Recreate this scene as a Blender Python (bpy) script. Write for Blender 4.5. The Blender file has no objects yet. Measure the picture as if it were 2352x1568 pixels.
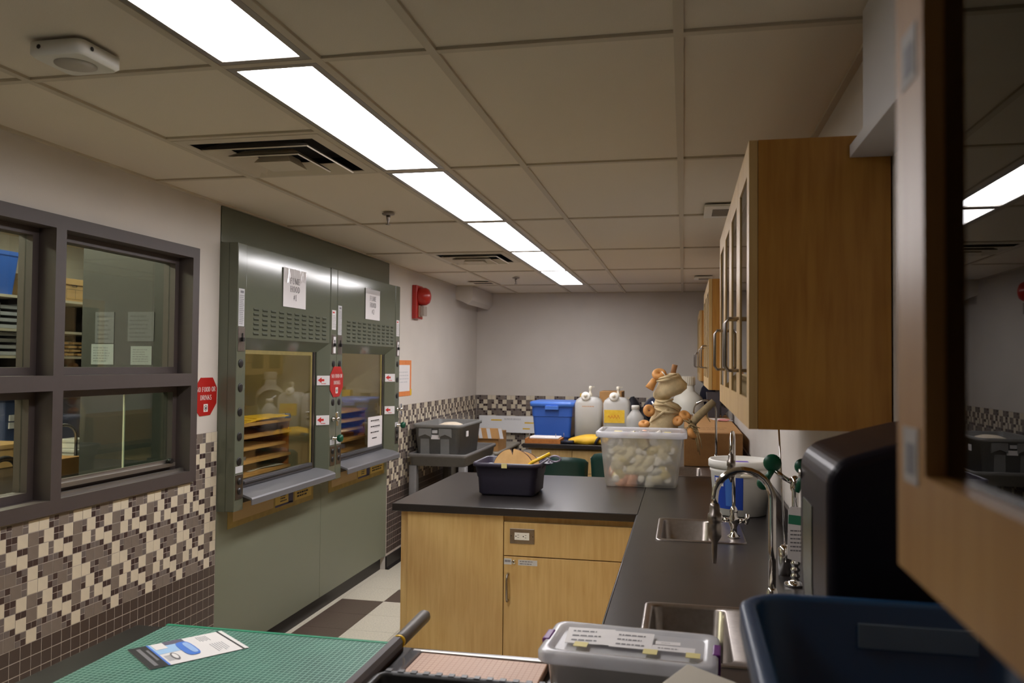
import bpy, math, random
from mathutils import Matrix, Vector, Euler
random.seed(7)
SC = bpy.context.scene
COL = SC.collection
PI = math.pi

# ------------------------------------------------------------------ camera, light, exposure
CAM_H = 1.62
cam_data = bpy.data.cameras.new('camera')
cam = bpy.data.objects.new('camera', cam_data)
COL.objects.link(cam)
SC.camera = cam
cam_data.sensor_width = 23.5
cam_data.lens = 1884.3 / 2352 * 23.5
cam_data.clip_start = 0.02
yaw, pitch, roll = 0.2063, 0.0276, 0.0087
fw = Vector((-math.sin(yaw) * math.cos(pitch), math.cos(yaw) * math.cos(pitch), math.sin(pitch)))
rt = Vector((math.cos(yaw), math.sin(yaw), 0))
up = rt.cross(fw)
rt2 = rt * math.cos(roll) + up * math.sin(roll)
up2 = up * math.cos(roll) - rt * math.sin(roll)
cam.matrix_world = Matrix(((rt2.x, up2.x, -fw.x, 0), (rt2.y, up2.y, -fw.y, 0), (rt2.z, up2.z, -fw.z, CAM_H), (0, 0, 0, 1)))
cam_data.dof.use_dof = True
cam_data.dof.focus_distance = 3.4
cam_data.dof.aperture_fstop = 3.5

w = bpy.data.worlds.new('world')
SC.world = w
w.use_nodes = True
w.node_tree.nodes['Background'].inputs[0].default_value = (0.012, 0.011, 0.010, 1)
w.node_tree.nodes['Background'].inputs[1].default_value = 1.0
SC.view_settings.view_transform = 'Standard'
SC.view_settings.look = 'None'
SC.view_settings.gamma = 1
SC.view_settings.exposure = 0.0
SC.view_settings.use_curve_mapping = False
LAMP = 22.0           # strength of the ceiling panels of this room
LAMP_NEXT = 140.0      # strength of the added unseen strip light behind the window
SC.cycles.use_denoising = True
SC.cycles.max_bounces = 10
SC.cycles.transparent_max_bounces = 24
SC.cycles.sample_clamp_indirect = 6.0

# ------------------------------------------------------------------ materials
def lin(c):
    r = []
    for v in c:
        v = v / 255
        r.append(v / 12.92 if v <= 0.04045 else ((v + 0.055) / 1.055) ** 2.4)
    return (r[0], r[1], r[2], 1)

MATS = {}
def mat(name, col, rough=0.5, metal=0.0, var=0.0, vscale=30.0, bump=0.0, bscale=200.0, spec=0.5, coat=0.0, stretch=None, col2=None):
    if name in MATS:
        return MATS[name]
    m = bpy.data.materials.new(name)
    m.use_nodes = True
    nt = m.node_tree
    p = nt.nodes['Principled BSDF']
    c = lin(col)
    p.inputs['Base Color'].default_value = c
    p.inputs['Roughness'].default_value = rough
    p.inputs['Metallic'].default_value = metal
    p.inputs['Specular IOR Level'].default_value = spec
    p.inputs['Coat Weight'].default_value = coat
    if var or bump or col2:
        tc = nt.nodes.new('ShaderNodeTexCoord')
        mp = nt.nodes.new('ShaderNodeMapping')
        nt.links.new(tc.outputs['Object'], mp.inputs['Vector'])
        if stretch:
            mp.inputs['Scale'].default_value = stretch
    if var or col2:
        n = nt.nodes.new('ShaderNodeTexNoise')
        n.inputs['Scale'].default_value = vscale
        n.inputs['Detail'].default_value = 6
        nt.links.new(mp.outputs['Vector'], n.inputs['Vector'])
        r = nt.nodes.new('ShaderNodeValToRGB')
        if col2:
            a, b = c, lin(col2)
        else:
            a = tuple(max(0, x * (1 - var)) for x in c[:3]) + (1,)
            b = tuple(min(1, x * (1 + var)) for x in c[:3]) + (1,)
        r.color_ramp.elements[0].color = a
        r.color_ramp.elements[1].color = b
        r.color_ramp.elements[0].position = 0.32
        r.color_ramp.elements[1].position = 0.68
        nt.links.new(n.outputs['Fac'], r.inputs['Fac'])
        nt.links.new(r.outputs['Color'], p.inputs['Base Color'])
    if bump:
        n2 = nt.nodes.new('ShaderNodeTexNoise')
        n2.inputs['Scale'].default_value = bscale
        n2.inputs['Detail'].default_value = 4
        nt.links.new(mp.outputs['Vector'], n2.inputs['Vector'])
        b = nt.nodes.new('ShaderNodeBump')
        b.inputs['Strength'].default_value = bump
        b.inputs['Distance'].default_value = 0.004
        nt.links.new(n2.outputs['Fac'], b.inputs['Height'])
        nt.links.new(b.outputs['Normal'], p.inputs['Normal'])
    MATS[name] = m
    return m

def emit(name, col, strength):
    m = bpy.data.materials.new(name)
    m.use_nodes = True
    nt = m.node_tree
    nt.nodes.remove(nt.nodes['Principled BSDF'])
    e = nt.nodes.new('ShaderNodeEmission')
    e.inputs['Color'].default_value = lin(col)
    e.inputs['Strength'].default_value = strength
    nt.links.new(e.outputs[0], nt.nodes['Material Output'].inputs[0])
    MATS[name] = m
    return m

def glassy(name, tint=(250, 252, 250), ior=1.5, haze=0.0, hazecol=(200, 200, 195), rough=0.01, dif=0.5):
    """Thin clear sheet: Fresnel mix of see-through and mirror, plus a share of milky scatter."""
    m = bpy.data.materials.new(name)
    m.use_nodes = True
    nt = m.node_tree
    nt.nodes.remove(nt.nodes['Principled BSDF'])
    t = nt.nodes.new('ShaderNodeBsdfTransparent')
    t.inputs[0].default_value = lin(tint)
    body = t.outputs[0]
    if haze:
        d = nt.nodes.new('ShaderNodeBsdfDiffuse')
        d.inputs[0].default_value = lin(hazecol)
        tl = nt.nodes.new('ShaderNodeBsdfTranslucent')
        tl.inputs[0].default_value = lin(hazecol)
        a = nt.nodes.new('ShaderNodeMixShader')
        a.inputs[0].default_value = dif
        nt.links.new(d.outputs[0], a.inputs[1])
        nt.links.new(tl.outputs[0], a.inputs[2])
        h = nt.nodes.new('ShaderNodeMixShader')
        h.inputs[0].default_value = haze
        nt.links.new(t.outputs[0], h.inputs[1])
        nt.links.new(a.outputs[0], h.inputs[2])
        body = h.outputs[0]
    g = nt.nodes.new('ShaderNodeBsdfGlossy')
    g.inputs['Roughness'].default_value = rough
    f = nt.nodes.new('ShaderNodeFresnel')
    gm = nt.nodes.new('ShaderNodeNewGeometry')      # same Fresnel from both faces of a thin sheet
    mi = nt.nodes.new('ShaderNodeMapRange')
    mi.inputs['To Min'].default_value = ior
    mi.inputs['To Max'].default_value = 1 / ior
    nt.links.new(gm.outputs['Backfacing'], mi.inputs['Value'])
    nt.links.new(mi.outputs[0], f.inputs['IOR'])
    x = nt.nodes.new('ShaderNodeMixShader')
    nt.links.new(f.outputs[0], x.inputs[0])
    nt.links.new(body, x.inputs[1])
    nt.links.new(g.outputs[0], x.inputs[2])
    nt.links.new(x.outputs[0], nt.nodes['Material Output'].inputs[0])
    MATS[name] = m
    return m

def wood(name, col, col2, axis=2, rough=0.38, scale=9.0):
    m = bpy.data.materials.new(name)
    m.use_nodes = True
    nt = m.node_tree
    p = nt.nodes['Principled BSDF']
    tc = nt.nodes.new('ShaderNodeTexCoord')
    mp = nt.nodes.new('ShaderNodeMapping')
    s = [6.0, 6.0, 6.0]
    s[axis] = 0.5
    mp.inputs['Scale'].default_value = s
    nt.links.new(tc.outputs['Object'], mp.inputs['Vector'])
    n = nt.nodes.new('ShaderNodeTexNoise')
    n.inputs['Scale'].default_value = scale
    n.inputs['Detail'].default_value = 7
    n.inputs['Distortion'].default_value = 0.35
    nt.links.new(mp.outputs['Vector'], n.inputs['Vector'])
    n2 = nt.nodes.new('ShaderNodeTexNoise')
    n2.inputs['Scale'].default_value = 4.0
    nt.links.new(tc.outputs['Object'], n2.inputs['Vector'])
    mx = nt.nodes.new('ShaderNodeMath')
    mx.operation = 'MULTIPLY_ADD'
    mx.inputs[1].default_value = 0.65
    nt.links.new(n.outputs['Fac'], mx.inputs[0])
    m3 = nt.nodes.new('ShaderNodeMath')
    m3.operation = 'MULTIPLY'
    m3.inputs[1].default_value = 0.35
    nt.links.new(n2.outputs['Fac'], m3.inputs[0])
    nt.links.new(m3.outputs[0], mx.inputs[2])
    r = nt.nodes.new('ShaderNodeValToRGB')
    r.color_ramp.elements[0].position = 0.36
    r.color_ramp.elements[1].position = 0.62
    r.color_ramp.elements[0].color = lin(col2)
    r.color_ramp.elements[1].color = lin(col)
    nt.links.new(mx.outputs[0], r.inputs['Fac'])
    nt.links.new(r.outputs['Color'], p.inputs['Base Color'])
    p.inputs['Roughness'].default_value = rough
    MATS[name] = m
    return m

def grid_mat(name, col, line, pitch, width=0.09, rough=0.45, wear=None):
    """Flat printed square grid (cutting mats, ruled boards)."""
    m = bpy.data.materials.new(name)
    m.use_nodes = True
    nt = m.node_tree
    p = nt.nodes['Principled BSDF']
    p.inputs['Roughness'].default_value = rough
    tc = nt.nodes.new('ShaderNodeTexCoord')
    sx = nt.nodes.new('ShaderNodeSeparateXYZ')
    nt.links.new(tc.outputs['Object'], sx.inputs[0])
    outs = []
    for k in (0, 1):
        a = nt.nodes.new('ShaderNodeMath'); a.operation = 'DIVIDE'; a.inputs[1].default_value = pitch
        nt.links.new(sx.outputs[k], a.inputs[0])
        b = nt.nodes.new('ShaderNodeMath'); b.operation = 'FRACT'
        nt.links.new(a.outputs[0], b.inputs[0])
        c = nt.nodes.new('ShaderNodeMath'); c.operation = 'LESS_THAN'; c.inputs[1].default_value = width
        nt.links.new(b.outputs[0], c.inputs[0])
        outs.append(c)
    mxx = nt.nodes.new('ShaderNodeMath'); mxx.operation = 'MAXIMUM'
    nt.links.new(outs[0].outputs[0], mxx.inputs[0]); nt.links.new(outs[1].outputs[0], mxx.inputs[1])
    n = nt.nodes.new('ShaderNodeTexNoise'); n.inputs['Scale'].default_value = 7; n.inputs['Detail'].default_value = 5
    nt.links.new(tc.outputs['Object'], n.inputs['Vector'])
    r = nt.nodes.new('ShaderNodeValToRGB')
    r.color_ramp.elements[0].position = 0.35; r.color_ramp.elements[1].position = 0.75
    r.color_ramp.elements[0].color = lin(col); r.color_ramp.elements[1].color = lin(wear or col)
    nt.links.new(n.outputs['Fac'], r.inputs['Fac'])
    mix = nt.nodes.new('ShaderNodeMixRGB')
    nt.links.new(mxx.outputs[0], mix.inputs['Fac'])
    nt.links.new(r.outputs['Color'], mix.inputs['Color1'])
    mix.inputs['Color2'].default_value = lin(line)
    nt.links.new(mix.outputs[0], p.inputs['Base Color'])
    MATS[name] = m
    return m

def stripes_mat(name, col, col2, axis, pitch, duty=0.5, rough=0.6):
    m = bpy.data.materials.new(name)
    m.use_nodes = True
    nt = m.node_tree
    p = nt.nodes['Principled BSDF']
    p.inputs['Roughness'].default_value = rough
    tc = nt.nodes.new('ShaderNodeTexCoord')
    sx = nt.nodes.new('ShaderNodeSeparateXYZ')
    nt.links.new(tc.outputs['Object'], sx.inputs[0])
    a = nt.nodes.new('ShaderNodeMath'); a.operation = 'DIVIDE'; a.inputs[1].default_value = pitch
    nt.links.new(sx.outputs[axis], a.inputs[0])
    b = nt.nodes.new('ShaderNodeMath'); b.operation = 'FRACT'
    nt.links.new(a.outputs[0], b.inputs[0])
    c = nt.nodes.new('ShaderNodeMath'); c.operation = 'LESS_THAN'; c.inputs[1].default_value = duty
    nt.links.new(b.outputs[0], c.inputs[0])
    mix = nt.nodes.new('ShaderNodeMixRGB')
    nt.links.new(c.outputs[0], mix.inputs['Fac'])
    mix.inputs['Color1'].default_value = lin(col)
    mix.inputs['Color2'].default_value = lin(col2)
    nt.links.new(mix.outputs[0], p.inputs['Base Color'])
    MATS[name] = m
    return m

WALL = mat('painted_wall', (207, 200, 191), 0.6, var=0.03, vscale=3, bump=0.12, bscale=260)
CEIL = mat('ceiling_tile_white', (225, 215, 198), 0.9, var=0.05, vscale=420, bump=0.25, bscale=500)
TBAR = mat('tbar_grey', (198, 187, 167), 0.5)
GROUT = mat('grout', (182, 172, 162), 0.9, var=0.06)
T_W = mat('tile_cream', (214, 203, 180), 0.28, var=0.04, vscale=15)
T_G = mat('tile_taupe', (124, 113, 104), 0.3, var=0.06, vscale=15)
T_S = mat('tile_grey', (112, 103, 99), 0.3, var=0.06, vscale=15)
T_D = mat('tile_plum', (66, 52, 52), 0.3, var=0.06, vscale=15)
T_B = mat('tile_brown', (74, 62, 57), 0.3, var=0.06, vscale=15)
VCT_L = mat('floor_light', (214, 207, 188), 0.35, var=0.12, vscale=90)
VCT_D = mat('floor_dark', (98, 84, 74), 0.35, var=0.12, vscale=90)
BLACKBASE = mat('black_rubber', (34, 30, 30), 0.45)
FRAME = mat('window_frame_taupe', (74, 65, 63), 0.5, var=0.03)
GREEN = mat('hood_green', (98, 102, 87), 0.13, spec=0.5)
GREEN_B = mat('hood_green_base', (119, 122, 104), 0.4)
HOODIN = mat('hood_lining', (196, 190, 160), 0.5)
STEEL = mat('brushed_steel', (150, 142, 136), 0.32, 1.0, var=0.08, vscale=60)
CHROME = mat('chrome', (215, 212, 208), 0.09, 1.0)
ALU = mat('aluminium', (168, 164, 158), 0.35, 0.9)
GREYBLUE = mat('airfoil_grey', (120, 120, 124), 0.4, 0.3)
BLACK = mat('black_plastic', (22, 20, 20), 0.4)
BLACKGLOSS = mat('black_resin', (38, 34, 33), 0.3, spec=0.5, var=0.12, vscale=8, bump=0.02, bscale=300)
MAPLE = wood('maple_veneer', (207, 175, 118), (192, 156, 98), 2)
MAPLE_D = wood('maple_veneer_honey', (190, 138, 62), (168, 114, 46), 2)
MAPLE_N = wood('maple_veneer_darkened', (178, 136, 82), (160, 114, 60), 2)  # same maple, colour darkened to imitate vignetting on the near cabinet door
PINE = wood('pine_board', (206, 162, 104), (176, 128, 74), 1, 0.55)
PINE_O = wood('plywood_orange', (186, 118, 56), (160, 96, 42), 1, 0.5)
WOODCUT = mat('cut_wood_face', (226, 184, 122), 0.65, col2=(205, 158, 100), vscale=14)
BARK = mat('bark_brown', (92, 62, 46), 0.9, var=0.3, vscale=60, bump=0.6, bscale=80)
PAPER = mat('white_paper', (226, 222, 222), 0.6)
PAPER_G = mat('grey_paper', (196, 196, 198), 0.6)
INK = mat('black_ink', (30, 28, 32), 0.6)
INKG = mat('grey_ink', (120, 118, 122), 0.6)
RED = mat('sign_red', (176, 30, 26), 0.35)
REDINK = mat('red_ink', (200, 40, 36), 0.5)
WHITEINK = mat('white_ink', (232, 226, 220), 0.5)
ALARM = mat('alarm_red', (170, 36, 26), 0.28)
GREY_TOTE = mat('grey_tote_plastic', (122, 122, 120), 0.5, var=0.05)
GREY_CART = mat('grey_cart_plastic', (108, 106, 104), 0.5, var=0.06)
BLUE = mat('blue_tub_plastic', (58, 104, 196), 0.4)
BLUE_L = mat('blue_lid_plastic', (74, 122, 212), 0.4)
NAVY = mat('navy_tub_plastic', (54, 50, 66), 0.4)
NAVY_B = mat('deep_blue_tote_plastic', (28, 66, 104), 0.38)
MILK = glassy('milky_plastic', (232, 232, 226), 1.35, 0.66, (250, 250, 248), 0.3, dif=0.4)
CLEARBIN = glassy('frosted_bin_plastic', (245, 243, 236), 1.4, 0.29, (252, 250, 248), 0.3, dif=0.4)
CLEARBOX = glassy('clear_box_plastic', (240, 240, 240), 1.4, 0.42, (242, 240, 236), 0.2, dif=0.3)
CLEARLID = glassy('clear_lid_plastic', (240, 240, 242), 1.45, 0.66, (246, 246, 250), 0.25, dif=0.35)
GLASS = glassy('window_glass', (222, 230, 226), 1.5)
SASHGLASS = glassy('sash_glass', (250, 250, 240), 1.6)
CABGLASS = glassy('cabinet_glass', (150, 152, 150), 1.55)
LIQ = mat('carboy_liquid', (134, 136, 124), 0.2)
WHITEPL = mat('white_plastic', (228, 226, 218), 0.38)
CREAMPL = mat('cream_plastic', (222, 214, 194), 0.4)
YEL = mat('yellow_plastic', (224, 178, 24), 0.4)
YELTAPE = mat('yellow_tape', (158, 136, 68), 0.5, var=0.12, vscale=20)
OLDTAPE = mat('old_sash_tape', (132, 118, 62), 0.5, var=0.1)
YELPAPER = mat('pale_tape', (222, 208, 140), 0.6)
YELLABEL = mat('yellow_label', (232, 188, 40), 0.6, col2=(244, 206, 70), vscale=30)
CARD = mat('cardboard', (178, 134, 82), 0.8, var=0.06, vscale=12)
CARD_L = mat('cardboard_light', (204, 164, 108), 0.8, var=0.05, vscale=12)
BURLAP = mat('burlap_cloth', (200, 180, 140), 0.95, var=0.12, vscale=25, bump=0.5, bscale=220)
CORK = mat('cork_float', (206, 146, 80), 0.6, var=0.1, vscale=40)
RAFFIA = mat('raffia', (158, 136, 96), 0.9, var=0.2, vscale=40)
GREENKNOB = mat('green_knob', (0, 78, 52), 0.4)
CHAIRG = mat('dark_green_plastic', (18, 52, 46), 0.4)
PURPLE = mat('purple_clip', (104, 42, 120), 0.4)
TOWEL = mat('smoke_plastic', (30, 27, 34), 0.33, spec=0.12)
TOWELWIN = mat('smoke_window', (78, 84, 62), 0.2)
ORANGE = mat('orange_print', (222, 104, 48), 0.6)
LBLUE = mat('blue_print', (70, 120, 210), 0.6)
SKYB = mat('sky_print', (160, 196, 232), 0.6)
DBLUE = mat('bucket_label_blue', (22, 62, 158), 0.5)
GREENPR = mat('green_print', (40, 122, 92), 0.6)
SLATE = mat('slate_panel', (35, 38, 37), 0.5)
DARKBOX = mat('slate_plastic', (62, 60, 66), 0.5)
PINKW = grid_mat('pink_ruled_board', (186, 146, 120), (160, 116, 90), 0.0127, 0.12, 0.5, (198, 160, 134))
MATGREEN = grid_mat('green_ruled_mat', (30, 84, 72), (132, 172, 156), 0.0127, 0.15, 0.5, (58, 118, 100))
SHADE = emit('lamp_diffuser', (255, 251, 253), LAMP)
SHADE_A = emit('lamp_diffuser_dim_nearest', (255, 250, 250), LAMP * 0.5)  # nearest panel, dimmed to imitate vignetting close to the camera
SHADE_B = emit('lamp_diffuser_dim_second', (255, 251, 252), LAMP * 0.8)  # second panel, dimmed less for the same vignetting
SHADE_N = emit('lamp_diffuser_added_next_room', (255, 240, 214), LAMP_NEXT)

# ------------------------------------------------------------------ mesh builder
class B:
    def __init__(s):
        s.v, s.f, s.m, s.s = [], [], [], []
    def add(s, vs, fs, m=0, smooth=False):
        o = len(s.v)
        s.v += [tuple(v) for v in vs]
        for f in fs:
            s.f.append([o + i for i in f]); s.m.append(m); s.s.append(smooth)
        return s
    def box(s, x0, x1, y0, y1, z0, z1, m=0):
        x0, x1 = min(x0, x1), max(x0, x1); y0, y1 = min(y0, y1), max(y0, y1); z0, z1 = min(z0, z1), max(z0, z1)
        return s.add([(x0, y0, z0), (x1, y0, z0), (x1, y1, z0), (x0, y1, z0), (x0, y0, z1), (x1, y0, z1), (x1, y1, z1), (x0, y1, z1)],
                     [(0, 3, 2, 1), (4, 5, 6, 7), (0, 1, 5, 4), (1, 2, 6, 5), (2, 3, 7, 6), (3, 0, 4, 7)], m)
    def obox(s, c, size, rot=(0, 0, 0), m=0):
        R = Euler(rot).to_matrix()
        b = B().box(-size[0] / 2, size[0] / 2, -size[1] / 2, size[1] / 2, -size[2] / 2, size[2] / 2)
        return s.add([R @ Vector(v) + Vector(c) for v in b.v], b.f, m)
    def rings(s, rs, m=0, cap0=True, cap1=True, smooth=True, closed=True):
        n = len(rs[0]); o = len(s.v)
        for r in rs:
            s.v += [tuple(p) for p in r]
        for k in range(len(rs) - 1):
            for i in range(n if closed else n - 1):
                j = (i + 1) % n
                s.f.append([o + k * n + i, o + k * n + j, o + (k + 1) * n + j, o + (k + 1) * n + i]); s.m.append(m); s.s.append(smooth)
        if cap0:
            s.f.append([o + i for i in reversed(range(n))]); s.m.append(m); s.s.append(False)
        if cap1:
            s.f.append([o + (len(rs) - 1) * n + i for i in range(n)]); s.m.append(m); s.s.append(False)
        return s
    def tube(s, pts, r, n=10, m=0, cap=True):
        pts = [Vector(p) for p in pts]
        rs = []
        prev = None
        for i, p in enumerate(pts):
            t = (pts[min(i + 1, len(pts) - 1)] - pts[max(i - 1, 0)]).normalized()
            if prev is None:
                a = Vector((0, 0, 1)) if abs(t.z) < 0.9 else Vector((1, 0, 0))
                u = t.cross(a).normalized()
            else:
                u = (prev - t * prev.dot(t)).normalized()
            prev = u
            q = t.cross(u)
            rr = r[i] if isinstance(r, (list, tuple)) else r
            rs.append([p + u * (rr * math.cos(2 * PI * k / n)) + q * (rr * math.sin(2 * PI * k / n)) for k in range(n)])
        return s.rings(rs, m, cap, cap)
    def cyl(s, p0, p1, r, r1=None, n=16, m=0):
        return s.tube([p0, p1], [r, r if r1 is None else r1], n, m)
    def lathe(s, prof, c=(0, 0, 0), n=20, m=0, R=None, cap0=True, cap1=True, sx=1, sy=1):
        rs = []
        for r, z in prof:
            ring = [Vector((r * sx * math.cos(2 * PI * k / n), r * sy * math.sin(2 * PI * k / n), z)) for k in range(n)]
            if R is not None:
                ring = [R @ p for p in ring]
            rs.append([p + Vector(c) for p in ring])
        return s.rings(rs, m, cap0, cap1)
    def ball(s, c, r, n=16, m=0, sc=(1, 1, 1)):
        k = max(6, n // 2)
        prof = [(max(0.001, math.sin(PI * i / k)) * r, -math.cos(PI * i / k) * r) for i in range(k + 1)]
        rs = []
        for rr, z in prof:
            rs.append([Vector((rr * math.cos(2 * PI * a / n) * sc[0], rr * math.sin(2 * PI * a / n) * sc[1], z * sc[2])) + Vector(c) for a in range(n)])
        return s.rings(rs, m)
    def prism(s, poly, fn, d0, d1, m=0):
        """poly: 2-D outline; fn(a, b, d) -> point."""
        n = len(poly)
        vs = [fn(a, b, d0) for a, b in poly] + [fn(a, b, d1) for a, b in poly]
        fs = [tuple(reversed(range(n))), tuple(range(n, 2 * n))] + [(i, (i + 1) % n, n + (i + 1) % n, n + i) for i in range(n)]
        return s.add(vs, fs, m)
    def mesh(s, name, mats, off=(0, 0, 0)):
        me = bpy.data.meshes.new(name)
        me.from_pydata([(a - off[0], b - off[1], c - off[2]) for a, b, c in s.v], [], s.f)
        for x in (mats if isinstance(mats, (list, tuple)) else [mats]):
            me.materials.append(x)
        me.polygons.foreach_set('material_index', s.m)
        me.polygons.foreach_set('use_smooth', s.s)
        me.update()
        import bmesh
        bm = bmesh.new(); bm.from_mesh(me)
        bmesh.ops.recalc_face_normals(bm, faces=bm.faces)
        bm.to_mesh(me); bm.free()
        return me

def rrect(cx, cy, w, d, r, z, n=4):
    pts = []
    r = min(r, w / 2 - 1e-4, d / 2 - 1e-4)
    for qx, qy, a0 in ((1, 1, 0), (-1, 1, 90), (-1, -1, 180), (1, -1, 270)):
        for k in range(n + 1):
            a = math.radians(a0 + 90 * k / n)
            pts.append(Vector((cx + qx * (w / 2 - r) + r * math.cos(a), cy + qy * (d / 2 - r) + r * math.sin(a), z)))
    return pts

def wloc(o):
    v = Vector((0, 0, 0))
    while o is not None:
        v += o.location; o = o.parent
    return v

def obj(name, b, mats, parent=None, at=None, bevel=0.0, label=None, kind=None, local=False, segs=2):
    """Link builder b as ONE mesh object. World coordinates unless local=True."""
    base = wloc(parent) if parent else Vector((0, 0, 0))
    if local:
        off = (0, 0, 0); loc = at or (0, 0, 0)
    else:
        off = Vector(at) if at else base
        loc = off - base
    me = b.mesh(name, mats, off) if isinstance(b, B) else b
    o = bpy.data.objects.new(name, me)
    COL.objects.link(o)
    o.location = loc
    if parent:
        o.parent = parent
    if bevel:
        md = o.modifiers.new('bevel', 'BEVEL')
        md.width = bevel; md.segments = segs; md.limit_method = 'ANGLE'; md.angle_limit = math.radians(40)
    if label:
        o['label'] = label
    if kind:
        o['kind'] = kind
    return o

def tag(o, label, cat, group=None):
    o['label'] = label; o['category'] = cat
    if group:
        o['group'] = group
    return o

def thing(name, label, cat, loc=(0, 0, 0), group=None, rotz=0.0):
    o = bpy.data.objects.new(name, None)
    COL.objects.link(o)
    o.empty_display_size = 0.05
    o.location = loc
    o.rotation_euler = (0, 0, rotz)
    return tag(o, label, cat, group)

def single(name, b, mats, label, cat, at, group=None, bevel=0.0):
    return tag(obj(name, b, mats, None, at, bevel), label, cat, group)

def struct(name, b, mats, at=None, bevel=0.0):
    return obj(name, b, mats, None, at, bevel, kind='structure')

def struct_empty(name, loc=(0, 0, 0)):
    o = bpy.data.objects.new(name, None)
    COL.objects.link(o); o.location = loc; o['kind'] = 'structure'
    return o

def copy_tree(o, parent=None):
    c = o.copy(); COL.objects.link(c); c.parent = parent
    for ch in list(o.children):
        copy_tree(ch, c)
    return c

# ------------------------------------------------------------------ lettering: serif capitals and plain text
def _stroke(pts, w):
    """flat strip along a polyline; w = widths per point"""
    out = []
    n = len(pts)
    L, R = [], []
    for i in range(n):
        a = Vector(pts[max(i - 1, 0)]); b = Vector(pts[min(i + 1, n - 1)])
        t = (b - a); t = Vector((-t.y, t.x)).normalized() if t.length else Vector((0, 1))
        ww = w[i] if isinstance(w, (list, tuple)) else w
        L.append(Vector(pts[i]) + t * ww / 2); R.append(Vector(pts[i]) - t * ww / 2)
    for i in range(n - 1):
        out.append([L[i], L[i + 1], R[i + 1], R[i]])
    return out

def _arc(cx, cy, rx, ry, a0, a1, n=14):
    return [(cx + rx * math.cos(math.radians(a0 + (a1 - a0) * k / n)), cy + ry * math.sin(math.radians(a0 + (a1 - a0) * k / n))) for k in range(n + 1)]

TK, TN = 0.15, 0.06
def _stem(x, y0=0.0, y1=1.0, serif=True, w=TK):
    q = [[Vector((x - w / 2, y0)), Vector((x + w / 2, y0)), Vector((x + w / 2, y1)), Vector((x - w / 2, y1))]]
    if serif:
        for y in (y0, y1 - 0.05):
            q.append([Vector((x - w / 2 - 0.07, y)), Vector((x + w / 2 + 0.07, y)), Vector((x + w / 2 + 0.07, y + 0.05)), Vector((x - w / 2 - 0.07, y + 0.05))])
    return q

def glyph(ch):
    if ch == 'F' or ch == 'E':
        g = _stem(0.16) + _stroke([(0.2, 0.97), (0.6, 0.97)], TN) + _stroke([(0.2, 0.52), (0.48, 0.52)], TN) + _stroke([(0.6, 1.0), (0.6, 0.8)], 0.05) + _stroke([(0.48, 0.62), (0.48, 0.42)], 0.05)
        if ch == 'E':
            g += _stroke([(0.2, 0.03), (0.64, 0.03)], TN) + _stroke([(0.64, 0.0), (0.64, 0.22)], 0.05)
        return g, 0.74
    if ch == 'H':
        return _stem(0.16) + _stem(0.66) + _stroke([(0.2, 0.52), (0.62, 0.52)], TN), 0.86
    if ch == 'I':
        return _stem(0.16), 0.36
    if ch == 'U':
        a = _arc(0.42, 0.3, 0.26, 0.27, 180, 360)
        return _stroke([(0.16, 1.0)] + a + [(0.68, 1.0)], [TK] + [0.12 - 0.05 * k / 14 for k in range(15)] + [0.06]) + _stroke([(0.04, 0.97), (0.3, 0.97)], 0.05) + _stroke([(0.58, 0.97), (0.8, 0.97)], 0.05), 0.86
    if ch == 'M':
        return _stem(0.12, w=0.07) + _stem(0.86) + _stroke([(0.12, 1.0), (0.48, 0.05)], 0.13) + _stroke([(0.48, 0.05), (0.82, 1.0)], 0.06), 1.04
    if ch == 'N':
        return _stem(0.12, w=0.07) + _stem(0.7, w=0.07) + _stroke([(0.1, 1.0), (0.7, 0.0)], 0.14), 0.86
    if ch in 'O0':
        a = _arc(0.4, 0.5, 0.29, 0.47, 0, 360, 28)
        return _stroke(a, [0.06 + 0.11 * abs(math.cos(2 * PI * k / 28)) for k in range(29)]), 0.82
    if ch == 'D':
        a = _arc(0.3, 0.5, 0.36, 0.47, -90, 90)
        return _stem(0.16) + _stroke([(0.16, 0.03)] + a + [(0.16, 0.97)], [0.06] + [0.06 + 0.11 * abs(math.cos(math.radians(-90 + 180 * k / 14))) for k in range(15)] + [0.06]), 0.78
    if ch == 'R':
        a = _arc(0.36, 0.74, 0.22, 0.23, -90, 90)
        return _stem(0.16) + _stroke([(0.16, 0.51)] + a + [(0.16, 0.97)], [0.06] + [0.06 + 0.1 * abs(math.cos(math.radians(-90 + 180 * k / 14))) for k in range(15)] + [0.06]) + _stroke([(0.36, 0.5), (0.7, 0.03)], 0.14), 0.8
    if ch == 'K':
        return _stem(0.16) + _stroke([(0.2, 0.42), (0.66, 0.98)], 0.06) + _stroke([(0.34, 0.58), (0.74, 0.02)], 0.14), 0.84
    if ch == 'S':
        a = _arc(0.32, 0.74, 0.2, 0.23, 30, 250) + _arc(0.32, 0.27, 0.22, 0.24, 80, -150)
        return _stroke(a, 0.1), 0.64
    if ch == '#':
        return _stroke([(0.2, 0.05), (0.32, 0.95)], 0.07) + _stroke([(0.42, 0.05), (0.54, 0.95)], 0.07) + _stroke([(0.05, 0.36), (0.65, 0.36)], 0.07) + _stroke([(0.1, 0.64), (0.7, 0.64)], 0.07), 0.74
    if ch == '1':
        return _stem(0.22, serif=False) + _stroke([(0.06, 0.03), (0.4, 0.03)], 0.06) + _stroke([(0.05, 0.8), (0.22, 0.98)], 0.06), 0.46
    if ch == '2':
        a = _arc(0.3, 0.72, 0.22, 0.24, 160, -40)
        return _stroke(a + [(0.1, 0.06)], 0.11) + _stroke([(0.06, 0.05), (0.56, 0.05)], 0.11), 0.62
    return [], 0.4

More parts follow.
